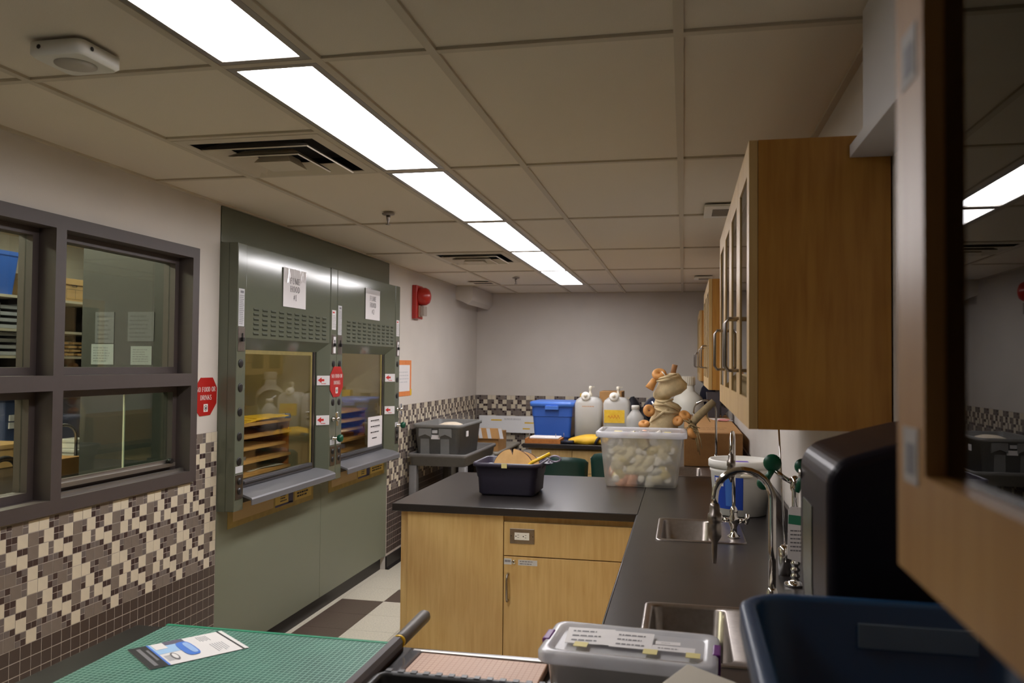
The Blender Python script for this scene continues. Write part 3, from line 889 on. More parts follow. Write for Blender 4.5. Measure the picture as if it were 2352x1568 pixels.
for x, y, lab in ((-1.53, 4.09, 'ceiling sprinkler between the two air diffusers'), (-1.5, 7.32, 'small far ceiling sprinkler near the last lit panel')):
    t = thing('sprinkler', lab, 'sprinkler', (x, y, ZC), 'ceiling sprinklers')
    obj('escutcheon', B().lathe([(0.001, ZC - 0.002), (0.034, ZC - 0.002), (0.032, ZC - 0.008), (0.014, ZC - 0.012), (0.001, ZC - 0.012)], (x, y, 0), 20), STEEL, t)
    obj('stem', B().lathe([(0.012, ZC - 0.01), (0.01, ZC - 0.03), (0.004, ZC - 0.05), (0.004, ZC - 0.058)], (x, y, 0), 12), STEEL, t)
    obj('deflector', B().lathe([(0.001, ZC - 0.056), (0.014, ZC - 0.058), (0.014, ZC - 0.061), (0.001, ZC - 0.061)], (x, y, 0), 14), STEEL, t)

# ------------------------------------------------------------------ fume hoods
XF = -2.19
single('filler_panel', B().box(XL - 0.015, XL + 0.006, HY0 + 0.002, HY1, 2.226, ZC - 0.003), GREEN, 'plain green filler panel between the fume hoods and the ceiling', 'panel', (XL, HY0, 2.226), None, 0.001)
louv = {}
def hood(no, y0, y1, lab):
    t = thing('fume_hood', lab, 'fume hood', (XL, (y0 + y1) / 2, 0))
    pL, pR = 0.09, 0.10
    zb, zt, zh = 0.87, 2.222, 1.742
    far = (no == 2)
    # side walls, posts
    obj('corner_post', B().box(XF - 0.05, XF, y0 + 0.002, y0 + pL, zb, zt), GREEN, t, bevel=0.004)
    obj('corner_post', B().box(XF - 0.05, XF, y1 - pR, y1 - 0.002, zb, zt), GREEN, t, bevel=0.004)
    obj('side_panel', B().box(XL - 0.02, XF - 0.05, y0 + 0.002, y0 + 0.02, zb, zt), GREEN, t)
    obj('side_panel', B().box(XL - 0.02, XF - 0.05, y1 - 0.02, y1 - 0.002, zb, zt), GREEN, t)
    obj('top_panel', B().box(XL - 0.02, XF - 0.006, y0 + 0.02, y1 - 0.02, zt - 0.01, zt - 0.002), GREEN, t)
    a, b_ = y0 + pL + 0.001, y1 - pR - 0.001
    hd = B().box(XF - 0.03, XF - 0.004, a, b_, zh, zt - 0.004)
    hd.prism([(XF - 0.004, zh), (XF - 0.062, zh - 0.06), (XF - 0.062, zh - 0.045), (XF - 0.03, zh)], lambda p, q, d: (p, d, q), a, b_)
    hdr = obj('header_panel', hd, GREEN, t, bevel=0.002)
    # louvres: 10 x 6 raised hoods with a dark slot
    if 'm' not in louv:
        lb = B()
        lb.rings([[(0, -0.029, 0.008), (0, 0.029, 0.008), (0, 0.029, -0.001), (0, -0.029, -0.001)], [(0.004, -0.026, 0.001), (0.004, 0.026, 0.001), (0.0045, 0.027, -0.001), (0.0045, -0.027, -0.001)]], 0, False, True, False)
        lb.box(0.0003, 0.0008, -0.027, 0.027, -0.0085, -0.001, 1)
        louv['m'] = lb.mesh('louvre', [mat('hood_green_dull', (84, 88, 74), 0.7, spec=0.2), mat('louvre_slot', (58, 60, 48), 0.8, spec=0.1)])
    for r in range(6):
        for c in range(10):
            obj('louvre', louv['m'], None, hdr, Vector((XF - 0.004, y0 + 0.195 + c * 0.0925, 1.895 - r * 0.0255)) - wloc(hdr), local=True)
    # jamb on the far side of the opening
    jb = B().prism([(XF - 0.001, b_), (XF - 0.06, b_ - 0.066), (XF - 0.075, b_ - 0.066), (XF - 0.075, b_ + 0.08), (XF - 0.001, b_ + 0.01)], lambda p, q, d: (p, q, d), 0.90, zh - 0.001)
    obj('jamb', jb, GREEN, t)
    obj('jamb', B().box(XF - 0.075, XF - 0.06, a, a + 0.08, 0.90, zh - 0.05), GREEN, t)
    s0, s1 = a + 0.075, b_ - 0.125
    obj('sash_track', B().box(XF - 0.074, XF - 0.062, s1 + 0.002, s1 + 0.02, 0.94, zh - 0.055).box(XF - 0.074, XF - 0.068, s1 + 0.034, s1 + 0.059, 0.94, zh - 0.055), BLACK, t)
    obj('track_trim', B().box(XF - 0.074, XF - 0.06, s1 + 0.02, s1 + 0.034, 0.94, zh - 0.055), STEEL, t)
    obj('sash_glass', B().box(XF - 0.069, XF - 0.063, s0, s1, 1.0, zh - 0.055), SASHGLASS, t)
    sr = B().box(XF - 0.08, XF - 0.05, s0, s1, 0.965, 1.004).box(XF - 0.05, XF - 0.042, s0 + 0.01, s1 - 0.01, 0.985, 0.998)
    obj('sash_rail', sr, mat('sash_grey', (86, 86, 90), 0.35, 0.5), t, bevel=0.004)
    if no == 1:
        obj('masking_tape', B().box(XF - 0.0625, XF - 0.0618, s1 - 0.022, s1, 1.004, zh - 0.056).box(XF - 0.0625, XF - 0.0618, s0, s1 - 0.022, zh - 0.08, zh - 0.056), OLDTAPE, t, label='yellowed masking tape along the sash edge')
    else:
        obj('masking_tape', B().box(XF - 0.0625, XF - 0.0618, s1 - 0.026, s1, 1.004, zh - 0.056), OLDTAPE, t, label='yellowed masking tape along the sash edge')
    af = B().prism([(XF - 0.06, 0.965), (XF + 0.045, 0.93), (XF + 0.05, 0.922), (XF + 0.05, 0.892), (XF + 0.044, 0.892), (XF + 0.042, 0.918), (XF - 0.06, 0.95)], lambda p, q, d: (p, d, q), a, b_ - 0.002)
    obj('airfoil_sill', af, GREYBLUE, t, bevel=0.002)
    # chamber
    ch = B()
    x0 = -2.94
    ch.box(x0 - 0.01, x0, y0 + 0.02, y1 - 0.02, 0.88, 2.2)
    ch.box(x0, XF - 0.075, y0 + 0.02, y0 + 0.03, 0.88, 2.2)
    ch.box(x0, XF - 0.075, y1 - 0.03, y1 - 0.02, 0.88, 2.2)
    ch.box(x0, XF - 0.075, y0 + 0.03, y1 - 0.03, 1.95, 1.96)
    obj('chamber_lining', ch, HOODIN, t)
    obj('hood_lamp', B().box(-2.62, -2.50, y0 + 0.2, y1 - 0.2, 1.915, 1.949), emit('hood_lamp_%d' % no, (255, 236, 196), 2.2), t)
    obj('work_surface', B().box(x0, XF - 0.06, y0 + 0.03, y1 - 0.03, 0.885, 0.915), BLACKGLOSS, t)
    # base front flush with the wall
    obj('base_panel', B().box(XL - 0.03, XL + 0.004, y0 + 0.0015, y1 - 0.0015, 0.11, 0.885), GREEN_B, t, bevel=0.001)
    obj('toe_kick', B().box(XL - 0.09, XL - 0.04, y0, y1, 0.0, 0.11), BLACKBASE, t)
    # switches, plugs, outlets
    def plug(yc, zc, m_=BLACK): obj('hole_plug', B().lathe([(0.022, 0), (0.022, 0.003), (0.017, 0.004), (0.001, 0.004)], (XF, yc, zc), 18, R=Matrix.Rotation(PI / 2, 3, 'Y')), m_, t)
    zs = (1.612, 1.49, 1.367, 1.243, 1.118)
    yl, yr = y0 + 0.042, y1 - 0.052
    for z in (zs if no == 1 else zs[:1] + (1.367,)): plug(yl, z)
    for z in ((zs[0], 1.367) if no == 1 else zs[:3]): plug(yr, z)
    for yy, zz, key in ((yl, 1.735, 'light'), (yr, 1.735, 'fan')):
        pl = obj('switch_plate', B().box(XF, XF + 0.003, yy - 0.032, yy + 0.032, zz - 0.062, zz + 0.062), STEEL, t, bevel=0.001)
        obj('toggle', B().box(XF + 0.003, XF + 0.016, yy - 0.006, yy + 0.012, zz - 0.012, zz + 0.008).box(XF + 0.003, XF + 0.006, yy + 0.004, yy + 0.012, zz, zz + 0.03), BLACK, pl)
        if key == 'fan':
            obj('plate_sticker', B().box(XF + 0.003, XF + 0.0035, yy - 0.008, yy + 0.026, zz - 0.055, zz + 0.05), PAPER, pl)
    # printed strips
    for yy, z0_, z1_, w_, m2, sd in ((yl - 0.002, 1.80, 1.99, 0.028, PAPER_G, 1), (yr, 1.83, 1.955, 0.03, PAPER, 2)):
        b = B().box(XF, XF + 0.0012, yy - w_, yy + w_, z0_, z1_)
        lines(b, onX(XF + 0.0022), yy - w_ + 0.006, yy + w_ - 0.004, z0_ + 0.008, z1_ - 0.03, 16 if sd == 1 else 9, 1, seed=sd + no)
        if sd == 2:
            b.add([(XF + 0.0022, yy - w_ + 0.006, z1_ - 0.02), (XF + 0.0022, yy + 0.006, z1_ - 0.02), (XF + 0.0022, yy + 0.006, z1_ - 0.01), (XF + 0.0022, yy - w_ + 0.006, z1_ - 0.01)], [(0, 1, 2, 3)], 2)
        else:
            b.add([(XF + 0.0022, yy - w_ + 0.014, z1_ - 0.022), (XF + 0.0022, yy + 0.018, z1_ - 0.022), (XF + 0.0022, yy + 0.018, z1_ - 0.01), (XF + 0.0022, yy - w_ + 0.014, z1_ - 0.01)], [(0, 1, 2, 3)], 1)
        obj('instruction_label', b, [m2, INKG, REDINK], t)
    def outlet(yc, zc):
        pl = obj('outlet_plate', B().box(XF, XF + 0.004, yc - 0.034, yc + 0.034, zc - 0.065, zc + 0.058), STEEL, t, bevel=0.001)
        for dz in (-0.026, 0.024):
            obj('socket', B().lathe([(0.018, 0), (0.018, 0.003), (0.001, 0.003)], (XF + 0.004, yc, zc + dz), 16, R=Matrix.Rotation(PI / 2, 3, 'Y')), BLACK, pl)
        obj('plate_label', B().box(XF, XF + 0.001, yc - 0.034, yc + 0.034, zc + 0.066, zc + 0.1), PAPER_G, t)
    outlet(yl + 0.002, 0.995 if no == 1 else 1.03)
    outlet(yr, 1.03 if no == 1 else 1.06)
    # control valves on the far post
    def valve(yc, zc, m_, big):
        o = B().lathe([(0.016, 0), (0.016, 0.012), (0.008, 0.016), (0.008, 0.035)], (XF, yc, zc), 14, R=Matrix.Rotation(PI / 2, 3, 'Y'))
        v = obj('valve_stem', o, CHROME, t)
        if big:
            obj('valve_knob', B().lathe([(0.001, 0.03), (0.018, 0.032), (0.026, 0.045), (0.024, 0.06), (0.012, 0.066), (0.001, 0.067)], (XF, yc + 0.012, zc), 16, R=Matrix.Rotation(PI / 2, 3, 'Y')), m_, v)
        else:
            obj('lever', B().obox((XF + 0.035, yc, zc), (0.012, 0.02, 0.085), (0.2, 0, 0)).ball((XF + 0.035, yc, zc), 0.016, 10), m_, v)
    valve(yr - 0.002, 1.262, CHROME, False)
    valve(yr + 0.002, 1.138, GREENKNOB, True)
    if no == 1:
        pass
    # red arrow stickers on the jamb
    for zc in (1.507, 1.258):
        e = Vector((0.66, 0.75, 0)).normalized()
        org = Vector((XF - 0.029, b_ - 0.035, zc)) + Vector((0.75, -0.66, 0)).normalized() * 0.003
        nrm = Vector((0.75, -0.66, 0)).normalized()
        f = lambda u, v, d=0.0: org + e * u + Vector((0, 0, v)) + nrm * d
        st = B().add([f(-0.043, -0.03), f(0.043, -0.03), f(0.043, 0.03), f(-0.043, 0.03), f(-0.043, -0.03, -0.001), f(0.043, -0.03, -0.001), f(0.043, 0.03, -0.001), f(-0.043, 0.03, -0.001)], [(0, 1, 2, 3), (4, 7, 6, 5), (0, 4, 5, 1), (2, 6, 7, 3), (0, 3, 7, 4), (1, 5, 6, 2)])
        sk = obj('arrow_sticker', st, PAPER, t, label='white sticker with a red arrow pointing to the sash')
        ar = B().add([f(-0.038, 0.002, .001), f(-0.012, 0.02, .001), f(-0.012, 0.009, .001), f(0.006, 0.009, .001), f(0.006, -0.005, .001), f(-0.012, -0.005, .001), f(-0.012, -0.016, .001)], [(0, 6, 1), (2, 5, 4, 3), (1, 6, 5, 2)])
        lines(ar, lambda u, v: f(u, v, .001), -0.014, 0.02, -0.025, -0.017, 1, 0, 0.6, 4)
        obj('red_arrow', ar, REDINK, sk)
    return t
h1 = hood(1, HY0, HYM, 'nearer green fume hood, with the paper numbered 1')
h2 = hood(2, HYM, HY1, 'farther green fume hood, with the paper numbered 2')

# paper signs on the hoods
for no, y0, y1, z0, z1, tilt in ((1, 4.213, 4.492, 1.932, 2.152, 0), (2, 5.425, 5.70, 1.929, 2.146, 0)):
    t = thing('paper_sign', 'white paper sign reading FUME HOOD #%d taped on the %s hood' % (no, ('nearer', 'farther')[no - 1]), 'sign', (XF, (y0 + y1) / 2, z0), 'paper signs on the fume hoods')
    x = XF + 0.0005
    obj('sheet', B().box(x, x + 0.001, y0, y1, z0, z1), PAPER, t)
    tp = B()
    cy = (y0 + y1) / 2
    for k, s_ in enumerate(('FUME', 'HOOD', '#%d' % no)):
        serif_text(tp, s_, 0.034, lambda u, v, zz=z0 + (0.135 - 0.047 * k): (x + 0.002, cy + u, zz + v), 0.98)
    obj('lettering', tp, INK, t)
    cl = B().box(x + 0.0022, x + 0.003, y0 - 0.003, y1 + 0.003, z1 - 0.035, z1 + 0.005) if no == 2 else B()
    if no == 1:
        n = 26
        rs = []
        for i in range(n + 1):
            u = y0 - 0.004 + (y1 - y0 + 0.008) * i / n
            rs.append([(x + 0.003 + 0.003 * math.sin(i * 1.7) ** 2, u, z1 + 0.006 - 0.004 * (i % 3)), (x + 0.003 + 0.002 * math.sin(i * 1.1) ** 2, u, z1 - 0.075 - 0.01 * math.sin(i * .5))])
        cl.rings(rs, 0, False, False, False, closed=False)
    obj('clear_tape', cl, glassy('clear_tape', (252, 252, 252), 1.55, 0, rough=0.08), t)
# pasted page low on the second sash
y0, y1 = 5.655, 5.94
t = thing('paper_sign', 'white typed page taped low on the sash of the farther hood', 'sign', (XF - 0.06, y0, 1.0))
b = B().box(XF - 0.0615, XF - 0.0605, y0, y1, 1.005, 1.222)
obj('sheet', b, PAPER, t)
tb = B()
for k in range(4):
    lines(tb, onX(XF - 0.0595), y0 + 0.05 + 0.03 * (k == 3), y1 - 0.05 - 0.06 * (k == 3), 1.185 - 0.043 * k, 1.197 - 0.043 * k, 1, 0, 0.7, k, 0.1)
    if k < 2:
        tb.box(XF - 0.0595, XF - 0.0593, y0 + 0.11, y1 - 0.05, 1.182 - 0.043 * k, 1.1832 - 0.043 * k)
obj('print_lines', tb, INK, t, kind='stuff')

# octagon signs
def octagon(y, z, hy, hz, x, lab, tilt):
    t = thing('octagon_sign', lab, 'sign', (x, y, z), 'red octagon signs')
    cs, sn = math.cos(tilt), math.sin(tilt)
    f = lambda u, v, d: (x + d, y + u * cs - v * sn, z + u * sn + v * cs)
    poly = [(-hy, -hz * 0.52), (-hy * 0.50, -hz), (hy * 0.42, -hz * 0.98), (hy * 0.97, -hz * 0.38), (hy, hz * 0.45), (hy * 0.6, hz), (-hy * 0.45, hz), (-hy, hz * 0.45)]
    obj('plate', B().prism(poly, f, 0.001, 0.003), RED, t)
    tb = B()
    for s_, v, h in (('NO FOOD OR', 0.26, 0.0235), ('DRINKS', -0.17, 0.0235)):
        serif_text(tb, s_, h, lambda u, w_, vv=v: f(u, vv * hz + w_, 0.004), 0.92 * (hy / 0.097), gap=0.04)
    obj('lettering', tb, WHITEINK, t)
    ib = B().prism([(-0.018, -0.074), (0.018, -0.074), (0.018, -0.036), (-0.018, -0.036)], f, 0.003, 0.0036)
    ib.prism([(0.013 * math.cos(2 * PI * k / 16), -0.055 + 0.014 * math.sin(2 * PI * k / 16)) for k in range(16)], f, 0.0036, 0.0039, 1)
    ib.prism([(0.01 * math.cos(2 * PI * k / 16), -0.055 + 0.011 * math.sin(2 * PI * k / 16)) for k in range(16)], f, 0.0039, 0.0042, 0)
    ib.prism([(-0.006, -0.062), (0.006, -0.062), (0.005, -0.049), (-0.003, -0.049)], f, 0.0042, 0.0044, 1)
    obj('emblem', ib, [WHITEINK, INK], t)
octagon(3.628, 1.448, 0.097, 0.093, XL, 'red octagon sign NO FOOD OR DRINKS on the wall left of the hoods', 0.0)
octagon(4.947, 1.497, 0.100, 0.098, XF + 0.001, 'red octagon sign NO FOOD OR DRINKS on the post between the hoods', 0.0)

# taped paper strips under the sills, kept on the base panels
for no, y0, y1, z0a, z1a in ((1, 3.84, 4.835, 0.76, 0.885), (2, 5.06, 6.09, 0.762, 0.885)):
    t = thing('taped_strip', ['strip of old papers taped under the nearer hood sill', 'strip of old papers taped under the farther hood sill'][no - 1], 'paper strip', (XL + 0.004, y0, z0a), 'paper strips under the hood sills')
    x = XL + 0.0045
    obj('backing_tape', B().box(x, x + 0.001, y0, y1, z0a, z1a), YELTAPE, t)
    pb = B().box(x + 0.001, x + 0.002, y0 + 0.05, y0 + 0.48, z0a + 0.03, z1a - 0.005, 0)
    pb.box(x + 0.001, x + 0.002, y0 + 0.50, y0 + 0.72, z0a + 0.025, z1a - 0.005, 1).box(x + 0.001, x + 0.002, y0 + 0.74, y1 - 0.03, z0a + 0.03, z1a - 0.005, 1)
    pb.box(x + 0.002, x + 0.0025, y0 + 0.66, y0 + 0.72, z0a + 0.03, z1a - 0.008, 2).box(x + 0.002, x + 0.0025, y0 + 0.50, y0 + 0.72, z0a + 0.025, z0a + 0.037, 2)
    lines(pb, onX(x + 0.0026), y0 + 0.56, y0 + 0.64, z0a + 0.045, z1a - 0.02, 4, 3, 0.5, no)
    lines(pb, onX(x + 0.0026), y0 + 0.77, y1 - 0.05, z0a + 0.04, z1a - 0.012, 4, 3, 0.55, no + 5)
    obj('paper', pb, [mat('aged_paper', (190, 164, 118), 0.7), mat('aged_label', (206, 180, 96), 0.6), mat('faded_navy_print', (74, 72, 104), 0.6), INK], t)

# wooden slot shelves standing inside the hoods
def slot_shelf(y0, y1, lab, ob):
    t = thing('slot_shelf', lab, 'shelf', (-2.58, (y0 + y1) / 2, 0.916), 'wooden slot shelves in the hoods')
    for k, z in enumerate((0.985, 1.058, 1.13, 1.20, 1.27)):
        obj('shelf_board', B().box(-2.74, -2.41 + (0.0 if k != 2 else -0.02), y0, y1 - (0.03 if k == 2 else 0.0), z - 0.016, z), PINE, t)
    obj('side_panel', B().box(-2.74, -2.43, y1, y1 + 0.014, 0.916, 1.27), PINE_O, t)
    obj('side_panel', B().box(-2.74, -2.43, y0 - 0.014, y0, 0.916, 1.27), PINE_O, t)
    obj('base_board', B().box(-2.74, -2.42, y0, y1, 0.916, 0.93), PINE, t)
    obj('back_panel', B().box(-2.76, -2.74, y0 - 0.014, y1 + 0.014, 0.916, ob), PINE_O, t)
slot_shelf(3.90, 4.77, 'wooden slot shelf inside the nearer hood', 1.33)
slot_shelf(5.15, 6.03, 'wooden slot shelf inside the farther hood', 1.37)
b = B()
for k in range(4):
    b.obox((-2.55 + 0.02 * k, 4.35 + 0.07 * k, 1.274 + 0.006 * k), (0.18, 0.34 - 0.03 * k, 0.005), (0.03, 0.02, 0.25 - 0.2 * k), 0)
single('yellow_folder', b, YELLABEL, 'yellow folders lying on the nearer slot shelf', 'folder', (-2.55, 4.4, 1.27))
single('blue_capped_tube', B().cyl((-2.50, 4.66, 1.285), (-2.44, 4.74, 1.285), 0.014, None, 12, 0).cyl((-2.44, 4.74, 1.285), (-2.42, 4.767, 1.285), 0.017, None, 12, 1), [PAPER, LBLUE], 'small tube with a blue cap at the end of the nearer slot shelf', 'tube', (-2.46, 4.7, 1.27))
single('notebook', B().box(-2.66, -2.45, 4.0, 4.3, 1.0585, 1.078).box(-2.65, -2.46, 4.02, 4.28, 1.078, 1.09), mat('notebook_blue_grey', (92, 98, 116), 0.6), 'blue grey notebooks in the second slot of the nearer shelf', 'notebook', (-2.55, 4.15, 1.058))
single('paper_sheets', B().obox((-2.56, 4.5, 0.9885), (0.2, 0.36, 0.003), (0, 0.0, 0.1)).obox((-2.54, 4.56, 0.993), (0.2, 0.3, 0.003), (0, 0, -0.15)), PAPER_G, 'loose papers in the lowest slot of the nearer shelf', 'papers', (-2.55, 4.5, 0.985))

# fire bell and framed notice on the left wall
t = thing('fire_bell', 'red fire alarm bell high on the left wall beyond the hoods', 'alarm', (XL, 6.86, 2.01))
obj('backplate', B().box(XL, XL + 0.045, 6.72, 6.89, 2.005, 2.295), ALARM, t, bevel=0.006)
obj('gong', B().lathe([(0.001, 0.14), (0.03, 0.138), (0.06, 0.125), (0.076, 0.1), (0.08, 0.05), (0.078, 0.045)], (XL, 6.81, 2.20), 24, R=Matrix.Rotation(PI / 2, 3, 'Y')), ALARM, t)
obj('sounder', B().box(XL + 0.045, XL + 0.06, 6.76, 6.84, 2.02, 2.12, 0).box(XL + 0.062, XL + 0.10, 6.76, 6.84, 2.03, 2.115, 1), [mat('bell_label', (186, 150, 130), 0.5), mat('strobe_clear', (160, 148, 138), 0.2)], t, bevel=0.004)
t = thing('framed_notice', 'white notice with an orange striped border on the left wall', 'notice', (XL, 6.55, 1.35))
obj('border', B().box(XL, XL + 0.003, 6.30, 6.72, 1.345, 1.645), stripes_mat('orange_stripes', (236, 168, 96), (206, 84, 40), 1, 0.028), t)
b = B().box(XL + 0.003, XL + 0.0045, 6.34, 6.675, 1.385, 1.605)
lines(b, onX(XL + 0.0055), 6.38, 6.65, 1.45, 1.56, 4, 1, 0.3, 9)
obj('sheet', b, [PAPER, PAPER_G], t)
obj('corner_tab', B().box(XL + 0.003, XL + 0.004, 6.69, 6.73, 1.35, 1.40), YEL, t)

# ------------------------------------------------------------------ worktops
CT, CB = 0.915, 0.877
def edged_top(b, x0, x1, y0, y1, edge):
    """slab with a softened front edge on the named sides"""
    b.box(x0, x1, y0, y1, CB, CT)
    return b
single('worktop', edged_top(B(), -1.436, -0.212, 3.945, 5.19, ''), BLACKGLOSS, 'black worktop of the middle peninsula, under the dark tub and the bin of bottles', 'worktop', (-0.8, 4.5, CB), 'black worktops', 0.003)
single('worktop', edged_top(B(), -1.43, -0.212, 0.75, 1.965, ''), BLACKGLOSS, 'black worktop of the nearest peninsula, under the green cutting board', 'worktop', (-0.8, 1.4, CB), 'black worktops', 0.003)
single('worktop', edged_top(B(), -1.404, -0.212, 7.2, YB - 0.01, ''), BLACKGLOSS, 'black worktop of the far peninsula, under the blue tub and carboys', 'worktop', (-0.8, 8.1, CB), 'black worktops', 0.003)
SINKS = (('A', 3.385, 3.87), ('B', 2.0, 2.495), ('C', 5.36, 5.85))
HX0, HX1 = -0.095, 0.125
b = B()
ys = [0.3]
for _, a, c in SINKS: pass
cuts = sorted((a + 0.015, c - 0.015) for _, a, c in SINKS)
b.box(-0.21, HX0, 0.3, YB - 0.01, CB, CT)
b.box(HX1, XR - 0.003, 0.3, YB - 0.01, CB, CT)
y = 0.3
for a, c in cuts:
    b.box(HX0, HX1, y, a, CB, CT); y = c
b.box(HX0, HX1, y, YB - 0.01, CB, CT)
side_top = single('worktop', b, BLACKGLOSS, 'long black worktop with sinks along the right wall', 'worktop', (0.1, 4.5, CB), 'black worktops')
obj('front_edge', B().rings([[( -0.21, yy, CB), (-0.2165, yy, CB + 0.004), (-0.2195, yy, CB + 0.015), (-0.2195, yy, CT - 0.012), (-0.2175, yy, CT - 0.005), (-0.21, yy, CT)] for yy in (1.972, 3.94)], 0, True, True), BLACKGLOSS, side_top)
obj('backsplash', B().box(XR - 0.02, XR - 0.003, 1.0, YB - 0.01, CT, CT + 0.10), BLACKGLOSS, side_top, bevel=0.003)

# base cabinets
t = thing('base_cabinet', 'maple base cabinet end of the middle peninsula, with outlet and locked door', 'cabinet', (-0.8, 4.5, 0))
obj('body', B().box(-1.39, -0.23, 3.99, 5.1, 0.1, CB - 0.001), MAPLE, t)
obj('toe_kick', B().box(-1.34, -0.25, 4.03, 5.05, 0.0, 0.1), BLACKBASE, t)
obj('end_stile', B().box(-1.40, -1.362, 3.985, 5.11, 0.1, CB - 0.008), MAPLE, t, bevel=0.001)
obj('filler_board', B().box(-1.360, -0.866, 3.968, 3.99, 0.1, CB - 0.001), MAPLE, t, bevel=0.001)
ap = obj('apron_panel', B().box(-0.862, -0.235, 3.968, 3.99, 0.682, 0.845), MAPLE, t, bevel=0.0015)
dr = obj('door', B().box(-0.862, -0.235, 3.968, 3.99, 0.1, 0.677), MAPLE, t, bevel=0.0015)
obj('handle', B().tube([(-0.840, 3.968, 0.592), (-0.840, 3.945, 0.590), (-0.840, 3.938, 0.575), (-0.840, 3.938, 0.48), (-0.840, 3.945, 0.466), (-0.840, 3.968, 0.464)], 0.0058, 10), STEEL, dr)
obj('lock', B().lathe([(0.0105, 0), (0.0105, 0.004), (0.007, 0.005), (0.001, 0.005)], (-0.812, 3.968, 0.651), 16, R=Matrix.Rotation(PI / 2, 3, 'X')).box(-0.8135, -0.8105, 3.9625, 3.963, 0.646, 0.656, 1), [CHROME, BLACK], dr)
b = B().box(-0.861, -0.823, 3.967, 3.968, 0.638, 0.667)
lines(b, onYm(3.9665), -0.857, -0.828, 0.645, 0.66, 1, 1, 0.7, 1, 0.1)
obj('label', b, [PAPER_G, INKG], dr)
b = B().box(-0.79, -0.695, 3.967, 3.968, 0.637, 0.664)
lines(b, onYm(3.9665), -0.782, -0.70, 0.639, 0.662, 2, 1, 0.4, 2)
obj('label', b, [PAPER_G, INKG], dr)
pl = obj('outlet_plate', B().box(-0.832, -0.710, 3.964, 3.968, 0.742, 0.815), STEEL, ap, bevel=0.0015)
b = B().box(-0.808, -0.735, 3.962, 3.964, 0.761, 0.796)
for cx in (-0.79, -0.753):
    for dx, dz, ww, hh in ((0, 0.006, 0.008, 0.0018), (0, -0.006, 0.008, 0.0018), (-0.011, 0, 0.005, 0.005)):
        b.box(cx + dx - ww / 2, cx + dx + ww / 2, 3.9614, 3.962, 0.7785 + dz - hh / 2, 0.7785 + dz + hh / 2, 1)
for cx in (-0.825, -0.717): b.box(cx - 0.002, cx + 0.002, 3.9634, 3.964, 0.777, 0.781, 1)
obj('receptacle', b, [WHITEPL, BLACK], ap)
t = thing('base_cabinet', 'maple base cabinets under the long worktop on the right', 'cabinet', (0.1, 4.5, 0))
obj('body', B().box(-0.17, 0.44, 0.5, 1.95, 0.1, 0.70).box(-0.17, 0.44, 1.95, YB - 0.02, 0.1, 0.70).box(-0.17, -0.13, 1.97, YB - 0.02, 0.7, CB - 0.001), MAPLE, t)
obj('toe_kick', B().box(-0.13, 0.40, 0.55, YB - 0.05, 0, 0.1), BLACKBASE, t)
for k in range(4):
    obj('door', B().box(-0.19, -0.17, 2.0 + 0.48 * k, 2.474 + 0.48 * k, 0.1, 0.86), MAPLE, t, bevel=0.0015)
t = thing('base_cabinet', 'maple base cabinet under the nearest peninsula', 'cabinet', (-0.8, 1.4, 0))
obj('body', B().box(-1.38, -0.23, 0.8, 1.94, 0.1, CB - 0.001), MAPLE, t)
obj('toe_kick', B().box(-1.33, -0.25, 0.85, 1.9, 0, 0.1), BLACKBASE, t)
t = thing('base_cabinet', 'maple base cabinet behind the green chairs, under the far peninsula', 'cabinet', (-0.8, 8.1, 0))
obj('body', B().box(-1.36, -0.23, 7.26, YB - 0.03, 0.1, CB - 0.001), MAPLE, t)
obj('toe_kick', B().box(-1.3, -0.25, 7.3, YB - 0.05, 0, 0.1), BLACKBASE, t)
for k in range(3):
    obj('drawer_front', B().box(-1.33 + 0.37 * k, -0.966 + 0.37 * k, 7.24, 7.26, 0.66, 0.86), MAPLE, t, bevel=0.0015)
    obj('door', B().box(-1.33 + 0.37 * k, -0.966 + 0.37 * k, 7.24, 7.26, 0.1, 0.655), MAPLE, t, bevel=0.0015)
obj('label', B().box(-0.80, -0.75, 7.238, 7.24, 0.77, 0.81), PAPER, t)
obj('corner_label', B().box(-1.40, -1.33, 7.236, 7.24, 0.82, 0.86), PAPER_G, t)

# ------------------------------------------------------------------ sinks and faucets
def sink(y0, y1, lab):
    t = thing('sink', lab, 'sink', (0.07, (y0 + y1) / 2, CT - 0.17), 'steel sinks in the right worktop')
    cy = (y0 + y1) / 2; x0, x1 = -0.11, 0.25
    cx, wd, dp = (x0 + x1) / 2, x1 - x0, y1 - y0
    bx, bw, bd = 0.015, 0.20, dp - 0.05
    rg = [rrect(cx, cy, wd, dp, 0.025, CT + 0.0006), rrect(cx, cy, wd - 0.004, dp - 0.004, 0.025, CT + 0.004), rrect(cx, cy, wd - 0.016, dp - 0.016, 0.022, CT + 0.0032),
          rrect(bx, cy, bw + 0.012, bd + 0.012, 0.03, CT + 0.0034), rrect(bx, cy, bw, bd, 0.03, CT - 0.004), rrect(bx, cy, bw - 0.01, bd - 0.01, 0.03, CT - 0.14), rrect(bx, cy, bw - 0.05, bd - 0.05, 0.02, CT - 0.155)]
    obj('basin', B().rings(rg, 0, False, True), STEEL, t)
    obj('drain', B().lathe([(0.03, CT - 0.1545), (0.028, CT - 0.152), (0.001, CT - 0.1535)], (bx, cy, 0), 18), CHROME, t)
    return t
sink(3.385, 3.87, 'steel sink in front of the white bucket')
sink(2.0, 2.495, 'nearest steel sink, partly hidden behind the blue tote')
sink(5.36, 5.85, 'far steel sink in front of the long cardboard carton')

